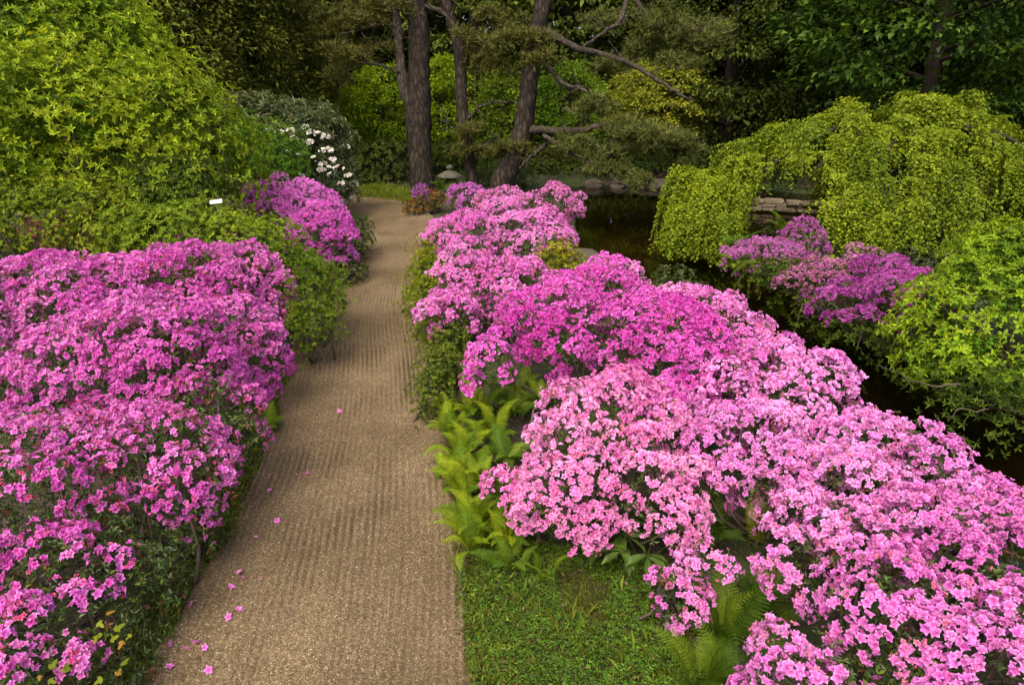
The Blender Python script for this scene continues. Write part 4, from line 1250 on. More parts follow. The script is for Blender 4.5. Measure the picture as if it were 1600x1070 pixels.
shrub('clipped_mound', 'yellowish fine leaved mound at the foot of the spreading shrub', [(*at(115, 345, 6.6), .70, .5, .42), (*at(0, 362, 6.4), .6, .5, .36), (*at(190, 362, 6.5), .36, .4, .3)], [(.125, .190, .008), (.290, .345, .018)], .026, 5, .45, LF_S, M_SOFT, 308, (.07, .15), .8, spur=.010, gapf=1.1)
shrub('low_shrub', 'soft yellow green low shrub between the orchid and round azaleas', [(*at(310, 385, 6.4), .62, .5, .34), (*at(400, 400, 6.4), .34, .45, .28), (*at(230, 375, 6.4), .4, .4, .3)], [(0.113, 0.192, 0.008), (0.258, 0.336, 0.017)], .036, 5, .55, LF_S, M_SOFT, 309, (.1, .22), 1.5, spur=.015)
shrub('low_shrub', 'upright fine leaved green plant at the path edge beside the orchid azalea', [(*at(485, 470, 6.1), .24, .4, .30), (*at(465, 440, 6.4), .24, .35, .28), (*at(490, 510, 5.8), .16, .3, .2)], [(0.081, 0.149, 0.008), (0.191, 0.265, 0.020)], .034, 6, .95, LF_LANCE, M_SOFT, 310, (.07, .14), 1.8, spur=.03)
shrub('path_shrub', 'small dark green shrub at the path bend below the white flowers', [(*at(548, 368, 9.3), .22, .4, .24), (*at(560, 385, 9.0), .12, .25, .16), (*at(548, 425, 8.2), .14, .3, .22)], [(0.046, 0.070, 0.012), (0.109, 0.132, 0.022)], .035, 5, .5, LF_S, M_LEAF, 311, (.08, .16), 1.4)
shrub('edging_plant', 'yellow green edging plants on the azalea side of the path narrows', [lobe(668, 425, .12, .15, .45, .18), lobe(670, 470, .11, .16, .4, .17), lobe(676, 390, .12, .15, .4, .16), lobe(672, 515, .08, .14, .3, .14)], [(.10, .155, .006), (.25, .29, .014)], .045, 5, .8, LF_LANCE, M_SOFT, 312, (.06, .13), 1.5, spur=.04, zmin=.02)
shrub('edging_plant', 'green low foliage under the magenta azalea by the path', [lobe(690, 590, .12, .14, .3, .18), lobe(700, 545, .14, .16, .3, .20), lobe(675, 635, .07, .10, .22, .13), lobe(672, 600, .06, .1, .2, .12)], [(.06, .10, .008), (.17, .21, .018)], .03, 5, .6, LF_S, M_SOFT, 313, (.05, .11), 1.3, spur=.03, zmin=.02)
shrub('yellow_shrub', 'small golden green shrub by the boulder at the pond edge', [lobe(868, 420, .22, .26, .3, .24), lobe(880, 432, .15, .25, .28, .18)], [(0.132, 0.147, 0.006), (0.310, 0.295, 0.016)], .05, 6, .6, LF_S, M_SOFT, 314, (.08, .15), 1.5, spur=.03)
rt = [(*at(1545, 505, 5.6), .68, .6, .54), (*at(1495, 550, 5.5), .40, .44, .44), (*at(1610, 450, 5.8), .70, .66, .54), (*at(1640, 570, 5.4), .58, .55, .62), (*at(1560, 610, 5.45), .36, .4, .36)]
shrub('bright_shrub', 'bright lime green broad leaved shrub leaning over the stream', rt, [(.095, .180, .004), (.24, .34, .010)], .044, 5, .3, LF_HI, M_SOFT, 315, (.10, .20), 1.7, up=.7, singles=300, flat=.5, inner=.7, twigs=16, rest_t=LF_S)
# shrubs on the far pond shore and beyond the path
FS = 'shrubs on the far pond shore'
shrub('shore_shrub', 'yellow green shrub under the leaning pine at the pond', [(*at(855, 256, 18.2), .75, .5, .55)], [(0.062, 0.085, 0.008), (0.155, 0.171, 0.016)], .075, 5, .4, LF_S, M_SOFT, 321, (.16, .3), 1.2, group=FS)
shrub('shore_shrub', 'dark green shrub over the far pond bank below the pine limb', [(*at(925, 258, 18.4), .85, .5, .5), (*at(900, 240, 19.6), .8, .5, .6)], [(0.034, 0.065, 0.008), (0.101, 0.147, 0.016)], .08, 5, .4, LF_S, M_SOFT, 322, (.16, .3), 1.2, group=FS)
shrub('shore_shrub', 'large leaved green shrub at the far shore left of the weeping tree', [(*at(1015, 256, 18.4), .8, .5, .55), (*at(1060, 235, 19.2), .8, .6, .8)], [(0.040, 0.085, 0.008), (0.101, 0.171, 0.016)], .09, 5, .4, LF_S, M_SOFT, 323, (.18, .32), 1.2, group=FS)
shrub('shore_shrub', 'grey green soft mound at the foot of the leaning pine', [(*at(795, 285, 15.0), .5, .5, .36), (*at(755, 290, 14.9), .4, .4, .26)], [(0.054, 0.093, 0.022), (0.116, 0.163, 0.040)], .05, 6, .6, LF_LANCE, M_SOFT, 324, (.12, .22), 1.2, spur=.03, group=FS)
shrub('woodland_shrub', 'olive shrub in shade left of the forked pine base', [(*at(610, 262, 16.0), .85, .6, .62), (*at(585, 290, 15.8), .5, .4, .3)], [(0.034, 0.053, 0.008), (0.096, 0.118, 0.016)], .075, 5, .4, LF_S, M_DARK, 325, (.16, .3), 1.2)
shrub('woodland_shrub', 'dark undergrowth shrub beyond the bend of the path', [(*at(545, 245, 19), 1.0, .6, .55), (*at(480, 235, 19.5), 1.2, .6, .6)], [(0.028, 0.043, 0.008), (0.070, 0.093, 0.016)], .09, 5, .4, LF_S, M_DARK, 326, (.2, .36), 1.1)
shrub('woodland_shrub', 'green shrub behind the stone lantern between the pines', [(*at(705, 255, 17.2), .65, .5, .55), (*at(760, 262, 17.2), .6, .5, .55)], [(0.046, 0.085, 0.009), (0.116, 0.163, 0.019)], .075, 5, .4, LF_S, M_SOFT, 327, (.16, .3), 1.2)
shrub('rust_shrub', 'low rusty orange leaved shrub at the inner bend of the path', [lobe(672, 318, .16, .24, .3, .2), lobe(648, 326, .1, .22, .24, .14)], [(0.093, 0.078, 0.016), (0.295, 0.116, 0.028)], .05, 5, .5, LF_S, M_SOFT, 328, (.09, .16), 1.2, zmin=.02)
shrub('bank_plants', 'dark low plants on the near stream bank behind the flower ridge', [(2.0, 5.0, .0, .25, 1.2, .3), (1.75, 6.8, .0, .3, .9, .3), (2.05, 3.2, 0, .25, 1.0, .3)], [(0.028, 0.043, 0.008), (0.078, 0.101, 0.019)], .04, 5, .5, LF_S, M_LEAF, 329, (.12, .22), 1.0, zmin=-.25, twigs=0)
shrub('bank_plants', 'green undergrowth on the far stream bank below the purple azaleas', [lobe(1230, 440, .06, .45, .35, .2), lobe(1320, 455, .06, .4, .35, .22), lobe(1395, 470, .1, .4, .4, .3), lobe(1290, 500, -.12, .34, .3, .2), lobe(1360, 540, -.12, .36, .3, .22), lobe(1440, 570, -.1, .40, .36, .26), lobe(1530, 640, -.05, .4, .4, .3)], [(.040, .075, .006), (.115, .165, .014)], .05, 5, .6, LF_LANCE, M_SOFT, 330, (.12, .22), 1.0, zmin=-.3, spur=.03)
shrub('peninsula_cover', 'low shaded ground plants under the weeping tree', [(5.6, 10.4, -.05, 1.8, 1.0, .22), (5.2, 8.4, -.02, 1.4, .8, .2), (7.6, 9.5, 0, 1.6, 1.2, .25), (6.2, 4.9, 0, 1.2, 1.0, .3), (6.6, 7.0, 0, 1.2, 1.0, .3)], [(0.028, 0.040, 0.008), (0.078, 0.093, 0.019)], .06, 5, .5, LF_S, M_LEAF, 331, (.16, .3), .8, twigs=0, zmin=-.1)
shrub('shore_shrub', 'low dark plants along the far water line below the pine needles', [(*at(845, 268, 17.5), .5, .4, .26), (*at(905, 268, 17.9), .6, .4, .28), (*at(955, 270, 18.0), .7, .4, .28), (*at(1010, 270, 18.0), .7, .4, .28), (*at(1065, 268, 17.8), .7, .4, .3)], [(.035, .060, .006), (.095, .140, .014)], .07, 5, .4, LF_S, M_SOFT, 332, (.14, .26), 1.1, group=FS, zmin=-.2, twigs=0)
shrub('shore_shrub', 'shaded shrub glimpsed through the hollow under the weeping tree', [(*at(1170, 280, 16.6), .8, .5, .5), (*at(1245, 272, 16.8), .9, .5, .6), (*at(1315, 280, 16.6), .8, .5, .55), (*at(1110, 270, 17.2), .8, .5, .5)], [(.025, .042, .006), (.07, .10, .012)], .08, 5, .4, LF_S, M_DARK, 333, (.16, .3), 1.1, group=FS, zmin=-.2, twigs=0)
shrub('shore_shrub', 'low bluish green plants on top of the stone ledge', [(*at(1195, 303, 15.6), .5, .3, .16), (*at(1255, 308, 15.5), .55, .3, .16)], [(.030, .062, .014), (.07, .12, .03)], .06, 5, .4, LF_S, M_SOFT, 334, (.1, .2), 1.1, group=FS, zmin=-.2, twigs=0)
# ================================================================== FERNS
def frond_t(rng, lace=False, L=1.0, pairs=17, wid=.30, tip=.15):
    v, f, c = [], [], []
    def tri(a, b, d, g):
        i = len(v); v.extend([a, b, d]); f.append((i, i + 1, i + 2)); c.extend([[g] * 3] * 3)
    rise = rng.uniform(.30, .5)
    side = rng.normal(0, .06)
    def spine(s): return np.array([s * (1 - .14 * s), side * s * s, rise * s - (rise + .20) * s * s * s * .8])
    s = np.linspace(0, 1, 12); sp = np.array([spine(a) for a in s])
    for i in range(11):
        w0, w1 = .010 * (1 - s[i]) + .002, .010 * (1 - s[i + 1]) + .002
        y = np.array([0, 1., 0])
        a, b, d, e = sp[i] - y * w0, sp[i] + y * w0, sp[i + 1] + y * w1, sp[i + 1] - y * w1
        tri(a, b, d, .9); tri(a, d, e, .9)
    for k in range(pairs):
        t = .13 + .86 * (k + .5) / pairs
        env = np.sin(np.pi * min(1, (t - .02) ** .62)) ** .8 if t < .98 else .1
        env = max(.06, min(1, (t / .32)) ** .6 * (1 - t) ** .72 * 1.35)
        ln = wid * env * rng.uniform(.9, 1.08)
        p = spine(t); tg = unit(spine(min(1, t + .02)) - spine(t - .02))
        for sg in (-1, 1):
            d = unit(np.array([0, sg * 1.0, 0]) + tg * .42 + np.array([0, 0, .06]))
            up = unit(np.cross(tg, np.array([0, 1., 0])) * -1)
            if up[2] < 0: up = -up
            q = lambda a: p + d * ln * a + np.array([0, 0, -.20 * ln * a * a])
            g = rng.uniform(.88, 1.1)
            if lace:
                m = 8
                for j in range(m):
                    a = .06 + .9 * j / m
                    wl = .19 * ln * (1 - a) ** .8 + .006
                    x0, x1 = q(a), q(min(1, a + .10))
                    for s2 in (-1, 1):
                        o = tg * s2 * wl + d * wl * .35
                        tri(x0, x1, (x0 + x1) / 2 + o, g * (1.0 if s2 > 0 else .95))
                tri(q(.9) + tg * .006, q(.9) - tg * .006, q(1.05), g)
            else:
                w = .62 / pairs
                b0, b1 = p - tg * w * .5, p + tg * w * .5
                m0, m1, mm = q(.5) - tg * w * .52, q(.5) + tg * w * .52, q(.5) - np.array([0, 0, .012])
                tri(b0, mm, m0, g); tri(b0, b1, mm, g); tri(b1, m1, mm, g); tri(m0, mm, q(1), g * 1.05); tri(mm, m1, q(1), g * 1.05)
    return np.array(v), np.array(f), np.array(c)

_r = np.random.default_rng(15)
FERN_P = [frond_t(_r, pairs=20, wid=.24) for _ in range(5)]
FERN_L = [frond_t(_r, True, pairs=17, wid=.25) for _ in range(4)]
def fern(label, pos, n, L, pal, seed, temps=FERN_P, up=.55, group='ferns', arc=(0, 6.28)):
    rng = np.random.default_rng(seed)
    pos = np.array([pos[0], pos[1], max(-.02, float(pos[2]) if len(pos) > 2 else 0)])
    root = thing('fern', label, 'fern', pos, group)
    pal = np.array(pal, float)
    meshes = []
    for g in (0, .5, 1):
        for tv, tf, tc in temps:
            A = Acc(); A.add(tv, tf, tc * (pal[0] * (1 - g) + pal[1] * g)); meshes.append(A.mesh('frond', M_FERN))
    for i in range(n):
        a = arc[0] + (arc[1] - arc[0]) * (i + rng.uniform(.1, .9)) / n
        o = bpy.data.objects.new('frond', meshes[int(rng.integers(len(meshes)))])
        COL.objects.link(o); o.parent = root
        s = L * rng.uniform(.5, .95)
        o.rotation_euler = (rng.normal(0, .22), -up + rng.normal(0, .22) - rng.random() * .35, a)
        o.scale = (s, s, s)
        o.location = (math.cos(a) * .02 + rng.normal(0, .02), math.sin(a) * .02 + rng.normal(0, .02), 0)
BR = [(.095, .165, .005), (.215, .285, .010)]
GF = [(.065, .125, .006), (.145, .215, .012)]
DF = [(.04, .08, .006), (.09, .14, .012)]
for i, (lab, px, py, n, L, pal, T) in enumerate([
    ('bright lime fern at the path edge just below the magenta blossom', 745, 655, 13, .42, BR, FERN_P),
    ('deep green fern tucked beneath the magenta azalea', 800, 650, 12, .42, GF, FERN_P),
    ('lime fern crowding the gravel edge in the middle of the fern row', 722, 715, 13, .42, BR, FERN_P),
    ('fresh fern left of the pale pink azalea sprig', 745, 765, 12, .40, BR, FERN_P),
    ('lime fern at the front of the row beside the gravel', 752, 820, 13, .36, BR, FERN_P),
    ('smaller green fern under the pale pink azalea', 815, 835, 10, .32, GF, FERN_P),
    ('single dark fern in the grass below the pale pink azalea', 850, 910, 5, .22, GF, FERN_P),
    ('shaded fern behind the pale pink azalea trunk', 860, 720, 10, .36, DF, FERN_P),
    ('fern peeping over the edging plants at the magenta azalea', 695, 600, 9, .30, GF, FERN_P),
    ('lime fern between the magenta blossom and the fern row', 770, 690, 12, .40, BR, FERN_P),
    ('shaded fern in the middle of the fern row', 790, 730, 11, .40, GF, FERN_P),
    ('green fern under the overhang at the end of the fern row', 790, 785, 11, .36, GF, FERN_P),
    ('yellowish fern at the gravel below the dark edging foliage', 705, 680, 10, .34, BR, FERN_P),
    ('lime fern half over the gravel at the front end of the row', 735, 860, 11, .34, BR, FERN_P),
    ('lime fern below the pale pink sprig', 790, 850, 11, .34, BR, FERN_P),
    ('low lime fern at the gravel opposite the pale pink sprig', 728, 780, 11, .34, BR, FERN_P),
    ('small lime fern by the gravel under the green edging foliage', 690, 650, 9, .28, BR, FERN_P),
    ('fresh fern at the mouth of the fern row by the gravel', 708, 745, 10, .32, BR, FERN_P),
    ('small fern reaching over the grass from the fern row', 800, 885, 8, .28, GF, FERN_P),
    ('green fern in the gap right of the drooping magenta blossom', 815, 620, 11, .40, GF, FERN_P),
    ('shaded fern close behind the crown of the pale pink azalea', 845, 640, 10, .36, GF, FERN_P),
    ('mid green fern under the edge of the stemmy pink azalea', 730, 560, 9, .32, GF, FERN_P),
    ('dark fern below the lilac azalea in the near hollow', 1110, 850, 9, .34, DF, FERN_P),
    ('shaded fern in the hollow between pale pink and lilac azaleas', 1075, 800, 9, .34, DF, FERN_P),
    ('young fern under the large orchid azalea beside the path', 405, 680, 9, .34, BR, FERN_P),
    ]):
    p = on(px, py, .02)
    fern(lab, p, n, L, pal, 400 + i, T)
for i, (lab, px, py, n, L, pal) in enumerate([
    ('tall feathery fern between the grass and the nearest azalea', 1130, 1000, 12, .44, GF),
    ('feathery fern in the lower corner of the grass patch', 1100, 1075, 11, .40, GF),
    ('feathery fern leaning against the nearest lilac azalea', 1190, 970, 10, .42, [(.05, .10, .005), (.11, .165, .010)]),
    ]):
    fern(lab, on(px, py, .0), n, L, pal, 420 + i, FERN_L, up=.75)
fern('single yellow fern frond standing up through the lilac azalea', on(1180, 850, .2), 4, .30, [(.10, .13, .005), (.17, .19, .01)], 430, FERN_L, up=1.1)
for i, (lab, px, py, n, L, pal) in enumerate([
    ('broad fern on the far bank left of the muted purple azalea', 1160, 400, 10, .65, GF),
    ('yellow green fern behind the muted purple azalea', 1225, 372, 9, .6, BR),
    ('fern hanging over the far bank towards the dark water', 1150, 425, 8, .6, GF),
    ('fern in front of the leaning pine by the lilac cushion', 705, 322, 8, .5, BR),
    ('fern rising behind the bright pink azalea near the pond', 840, 350, 6, .55, BR),
    ('fern at the base of the stone lantern', 690, 300, 9, .6, GF),
    ('arching fern between the muted and rich purple azaleas', 1300, 430, 9, .45, GF),
    ]):
    fern(lab, on(px, py, .1), n, L, pal, 440 + i, FERN_P)

# broad pinnate leaves under the pale pink azalea
def broad_plant(label, pos, n, L, seed, pal=((.026, .062, .005), (.06, .11, .010))):
    rng = np.random.default_rng(seed)
    root = thing('broad_leaved_plant', label, 'plant', (pos[0], pos[1], 0), 'broad leaved plants in shade')
    T = leaf_t(.30, .06, .12, True)
    for i in range(n):
        a = 6.28 * (i + rng.random()) / n
        A = Acc()
        tip = np.array([math.cos(a), math.sin(a), 0]) * L * rng.uniform(.5, .9) + np.array([0, 0, L * rng.uniform(.6, 1.0)])
        sp = spline([np.zeros(3), tip * .6 + np.array([0, 0, .04]), tip], 6)
        c = np.array(pal[0]) + (np.array(pal[1]) - np.array(pal[0])) * rng.random()
        tube(A, sp, np.linspace(.004, .002, 6), 5, col=c)
        h = unit(np.array([math.cos(a), math.sin(a), -.1]))
        for k in range(6):
            sg = -1 if k % 2 else 1
            b = sp[3 + k // 2] if k < 5 else sp[-1]
            ax = unit(h * .6 + sg * np.array([-math.sin(a), math.cos(a), 0]) + rng.normal(0, .15, 3)) if k < 5 else h
            stamp(A, [T], b[None], frames(ax[None], np.array([[0, 0, 1.]]) + rng.normal(0, .15, (1, 3))), np.array([L * .62]), c[None], rng)
        o = A.obj('leaf', M_LEAF, None)
        o.parent = root
for i, (lab, px, py, n, L) in enumerate([('broad leaved plant under the drooping pale pink blossom', 945, 855, 6, .20), ('broad leaved plant beside the grass patch in deep shade', 1005, 885, 6, .20), ('dark broad leaved plant behind the lilac tuft', 1045, 840, 5, .2)]):
    broad_plant(lab, on(px, py, 0), n, L, 460 + i)

# yellow-green seedling leaves in the lower corner
def lobed_leaf(rng):
    v = [[0, 0, 0]]; f = []
    for k, (a, r) in enumerate([(-1.5, .35), (-1.05, .72), (-.6, .5), (-.3, .85), (0, 1.05), (.3, .85), (.6, .5), (1.05, .72), (1.5, .35)]):
        r *= rng.uniform(.92, 1.08); v.append([r * math.cos(a) + .05, r * math.sin(a) * .8, .05 * math.sin(3 * a) - .12 * r * r])
    for k in range(1, 9): f.append((0, k, k + 1))
    return np.array(v), np.array(f), np.ones((10, 3))
def seedling(label, spots, seed):
    rng = np.random.default_rng(seed)
    b = on(spots[0][0], spots[0][1], 0)
    root = thing('seedling', label, 'seedling', (b[0], b[1], 0), 'seedlings in the lower corner')
    T = [lobed_leaf(rng) for _ in range(3)]
    for (px, py, z, s, red) in spots:
        p = on(px, py, z)
        A = Acc()
        c = np.array((.15, .19, .006)) * rng.uniform(.75, 1.15) if not red else np.array((.24, .14, .015))
        nr = unit(np.array([rng.normal(0, .3), -.35 + rng.normal(0, .2), .8]))
        stamp(A, T, p[None], rand_frames(nr[None], rng), np.array([s]), c[None], rng)
        e = np.array([b[0], b[1], .0]) * .3 + p * .7; e[2] = p[2] * .5
        tube(A, spline([np.array([b[0], b[1], 0.0]) , e, p], 5), np.linspace(.003, .0015, 5), 5, col=(.12, .09, .03))
        A.obj('leaf', M_SOFT, root)
seedling('yellow green seedling with some reddish leaves by the path corner', [(160, 990, .40, .030, 0), (178, 985, .42, .036, 0), (172, 1000, .41, .032, 0), (192, 1000, .40, .030, 1), (152, 972, .42, .03, 0), (165, 960, .43, .03, 1), (205, 990, .40, .024, 0), (150, 1003, .38, .03, 0)], 471)
seedling('yellow green seedling at the bottom edge of the orchid azalea', [(160, 1058, .38, .032, 0), (190, 1040, .38, .034, 0), (103, 1050, .40, .034, 0), (78, 1045, .42, .032, 0), (75, 1062, .42, .026, 0), (182, 1055, .36, .026, 1), (62, 1054, .42, .02, 1)], 472)

# ================================================================== GRASS AND LOW GROWTH
rng = np.random.default_rng(500)
blade = []
for k in range(5):
    b = rng.uniform(.1, .6); w = .05
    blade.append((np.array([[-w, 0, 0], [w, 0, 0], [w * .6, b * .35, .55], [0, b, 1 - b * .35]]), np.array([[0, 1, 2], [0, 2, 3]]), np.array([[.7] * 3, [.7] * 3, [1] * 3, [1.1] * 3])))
def scatter_poly(poly, n, rng):
    poly = np.array(poly)
    lo, hi = poly.min(0), poly.max(0)
    p = rng.uniform(lo, hi, (n * 3, 2))
    p = p[poly_sd(p[:, 0], p[:, 1], poly) < 0][:n]
    return np.concatenate([p, ground_z(p[:, 0], p[:, 1])[:, None]], 1)
def grass(label, poly, n, h, pal, seed, clover=0):
    rng = np.random.default_rng(seed)
    p = scatter_poly(poly, n, rng)
    nz = fnoise(p[:, :2] * 5, seed)
    p = p[nz + rng.normal(0, .3, len(p)) > -.6]
    t = np.clip(.5 + .5 * fnoise(p[:, :2] * 3, seed + 1) + rng.normal(0, .25, len(p)), 0, 1)[:, None]
    c = np.array(pal[0]) * (1 - t) + np.array(pal[1]) * t
    up = unit(np.tile([0, 0, 1.], (len(p), 1)) + rng.normal(0, .4, (len(p), 3)))
    A = Acc()
    stamp(A, blade, p, rand_frames(up, rng), h * rng.uniform(.35, 1.3, len(p)), c, rng)
    if clover:
        q = scatter_poly(poly, 1600, rng); q = q[fnoise(q[:, :2] * 6, seed + 7) > .1]
        stamp(A, blade, q, rand_frames(unit(np.tile([0, 0, 1.], (len(q), 1)) + rng.normal(0, .45, (len(q), 3))), rng), .085 * rng.uniform(.5, 1.3, len(q)), vary((.11, .14, .012), len(q), rng), rng)
        q = scatter_poly(poly, clover, rng)
        q = q[fnoise(q[:, :2] * 4, seed + 5) > -.55]
        q[:, 2] += rng.uniform(.008, .035, len(q))
        wp, wf = whorls(q, np.tile([0, 0, 1.], (len(q), 1)) + rng.normal(0, .25, (len(q), 3)), 3, .1, rng)
        cc = vary((.07, .14, .010), len(wp), rng, .3, .1)
        stamp(A, LF_SPRAY[:1], wp, wf, .014 * rng.uniform(.6, 1.3, len(wp)), cc, rng)
    o = A.obj('grass', M_GRASS)
    tag(o, label, 'grass', kind='stuff')
GP = [on(x, y)[:2] for (x, y) in [(735, 1090), (715, 960), (700, 850), (705, 800), (800, 830), (900, 860), (1040, 880), (1120, 960), (1160, 1090), (1130, 1300), (740, 1300)]]
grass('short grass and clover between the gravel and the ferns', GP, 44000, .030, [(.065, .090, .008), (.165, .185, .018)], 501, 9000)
GP2 = [on(x, y)[:2] for (x, y) in [(560, 296), (600, 290), (640, 300), (668, 325), (640, 318), (600, 312), (566, 309)]]
grass('strip of lawn beyond the bend of the path', GP2, 9000, .10, [(.07, .11, .008), (.17, .21, .016)], 502)
# ragged fringe of moss and weeds along both path edges
rng = np.random.default_rng(510)
A = Acc()
for edge_, s in ((pl_, -1), (pr_, 1)):
    m = 5000
    i = (rng.random(m) ** .8 * (NA - 160)).astype(int)
    d = np.abs(rng.normal(0, .12, m)) - .06 + .07 * fnoise(np.stack([edge_[i, 0] * 2, edge_[i, 1] * 2.5], 1), 12)
    q = np.stack([edge_[i, 0] + s * d, edge_[i, 1], np.full(m, .0)], 1)
    q[:, 2] = np.clip(ground_z(q[:, 0], q[:, 1]), -.03, .05) + rng.uniform(.0, .03, m)
    wp, wf = whorls(q, np.tile([0, 0, 1.], (m, 1)) + rng.normal(0, .4, (m, 3)), 3, .5, rng)
    stamp(A, LF_LANCE, wp, wf, .026 * rng.uniform(.5, 1.4, len(wp)), vary((.095, .12, .014), len(wp), rng, .4, .18), rng)
o = A.obj('edge_growth', M_GRASS)
tag(o, 'ragged moss and small weeds along the edges of the gravel path', 'weeds', kind='stuff')
# leaf mould and creeping plants on the rest of the garden floor
A = Acc(); n = 40000
q = np.stack([rng.uniform(-8, 9, n), .6 + 21 * rng.random(n) ** 1.3], 1)
q[:n // 2] = np.stack([rng.uniform(-3.6, 2.8, n // 2), .6 + 6.5 * rng.random(n // 2)], 1)
ok = (poly_sd(q[:, 0], q[:, 1], PATHPOLY) > .06) & (poly_sd(q[:, 0], q[:, 1], POND) > .05)
q = q[ok]; q = np.concatenate([q, ground_z(q[:, 0], q[:, 1])[:, None] + .004], 1)
q[:, 2] += rng.uniform(0, .035, len(q))
fr = frames(rng.normal(size=(len(q), 3)) * np.array([1, 1, .4]), np.tile([0, 0, 1.], (len(q), 1)) + rng.normal(0, .4, (len(q), 3)))
brn = rng.random(len(q)) < .35
c = vary((.030, .046, .008), len(q), rng, .35, .15); c[brn] = vary((.075, .045, .02), int(brn.sum()), rng, .4, .1)
stamp(A, LF_S, q, fr, np.clip(.012 + .0045 * q[:, 1], .015, .1) * rng.uniform(.7, 1.4, len(q)), c, rng)
o = A.obj('ground_cover', M_LEAF)
tag(o, 'leaf litter and creeping plants on the shaded garden floor', 'ground cover', kind='stuff')

# ================================================================== STONES, LANTERN, LABEL, FALLEN FLOWERS
def rock(name, label, pos, r, seed, mat=M_ROCK, group=None, parent=None, sub=3):
    rng = np.random.default_rng(seed)
    import bmesh
    bm = bmesh.new(); bmesh.ops.create_icosphere(bm, subdivisions=sub, radius=1)
    v = np.array([x.co for x in bm.verts]); f = np.array([[y.index for y in x.verts] for x in bm.faces]); bm.free()
    v = v * (1 + .16 * fnoise(v * 1.3, seed)[:, None] + .05 * fnoise(v * 4, seed + 1)[:, None])
    for _ in range(5):
        d = unit(rng.normal(size=3)); h = rng.uniform(.6, .85); k = v @ d
        v -= np.clip(k - h, 0, None)[:, None] * d * .85
    A = Acc(); A.add(v * np.array(r), f)
    o = A.obj(name, mat, smooth=True)
    o.location = [float(a) for a in pos]
    o.rotation_euler = (0, 0, rng.uniform(0, 6.28) if parent is None else 0)
    if parent is not None: o.parent = parent
    else: tag(o, label, 'rock', group)
    return o
b = on(905, 412, -.25)
rock('boulder', 'flat brown boulder half in the water beside the golden shrub', b, (.36, .46, .26), 601, group='rocks at the pond edge')
for i, (px, py, r, lab) in enumerate([(930, 290, .26, 'low rock on the far shore below the pine limb'), (965, 291, .20, 'small rock on the far shore under hanging needles'), (1000, 291, .28, 'pale rock on the far shore left of the weeping tree'), (1030, 292, .32, 'flat pale rock at the far water edge beside the weeping tree'), (1165, 300, .26, 'grey rock beside the stacked stone ledge'), (870, 293, .24, 'dark rock where the azalea row meets the far water')]):
    p = on(px, py, -.3)
    rock('shore_rock', lab, p, (r * 1.3, r, r * .62), 610 + i, group='rocks at the pond edge')
# stacked stone ledge seen under the weeping tree
c0, c1 = on(1160, 326, -.3), on(1285, 332, -.3)
led = thing('stone_ledge', 'low stacked stone ledge seen beneath the weeping tree', 'stone wall', (c0 + c1) / 2)
rng = np.random.default_rng(630)
import bmesh
for rrow in range(3):
    x = 0.0
    tot = float(np.linalg.norm(c1 - c0))
    while x < tot:
        ln = rng.uniform(.22, .5); h = .07
        p = c0 + (c1 - c0) * ((x + ln / 2) / tot)
        bm = bmesh.new(); bmesh.ops.create_cube(bm, size=1)
        bmesh.ops.bevel(bm, geom=list(bm.edges), offset=.12, segments=1, affect='EDGES')
        bmesh.ops.triangulate(bm, faces=list(bm.faces))
        bm.verts.index_update()
        v = np.array([y.co for y in bm.verts]) + rng.normal(0, .03, (len(bm.verts), 3)); f = np.array([[y.index for y in z.verts] for z in bm.faces]); bm.free()
        A = Acc(); A.add(v * np.array([ln * .98, .34, h * rng.uniform(.85, 1.0)]), f)
        o = A.obj('stone', M_SLATE)
        o.parent = led
        o.location = Vector(p - np.array(led.location)) + Vector((0, rng.normal(0, .03), .04 + rrow * h))
        o.rotation_euler = (0, 0, math.atan2(c1[1] - c0[1], c1[0] - c0[0]) + rng.normal(0, .04))
        x += ln

# stone lantern
def lathe(name, prof, mat, parent, n=24, hexa=0.0):
    A = Acc(); v = []
    a = np.linspace(0, 2 * np.pi, n, endpoint=False)
    for r, z in prof:
        rr = r * (1 + hexa * np.cos(6 * a) * min(1, r * 4))
        v.append(np.stack([rr * np.cos(a), rr * np.sin(a), np.full(n, z)], 1))
    v = np.concatenate(v); f = []
    for i in range(len(prof) - 1):
        for j in range(n):
            p, q = i * n + j, i * n + (j + 1) % n
            f += [(p, q, q + n), (p, q + n, p + n)]
    A.add(v, f)
    o = A.obj(name, mat, smooth=True); o.parent = parent
    return o
lp = at(704, 300, 14.2); lp[2] = 0
lan = thing('stone_lantern', 'mossy grey stone lantern between the first two pines', 'lantern', lp)
lathe('base', [(0, 0), (.17, 0), (.17, .06), (.13, .09), (0, .10)], M_STONE, lan)
lathe('post', [(0, .08), (.095, .08), (.085, .15), (.095, .20), (0, .20)], M_STONE, lan)
lathe('platform', [(0, .19), (.11, .19), (.17, .225), (.175, .245), (0, .25)], M_STONE, lan, hexa=.04)
lathe('light_box', [(0, .245), (.11, .245), (.115, .30), (.11, .37), (0, .375)], M_STONE, lan, hexa=.05)
lathe('roof', [(0, .355), (.20, .365), (.255, .37), (.262, .385), (.245, .41), (.19, .44), (.13, .475), (.08, .495), (0, .50)], M_STONE, lan, 36, hexa=.04)
lathe('finial', [(0, .485), (.055, .49), (.06, .505), (.04, .52), (.072, .545), (.078, .565), (.06, .59), (.025, .612), (0, .62)], M_STONE, lan)

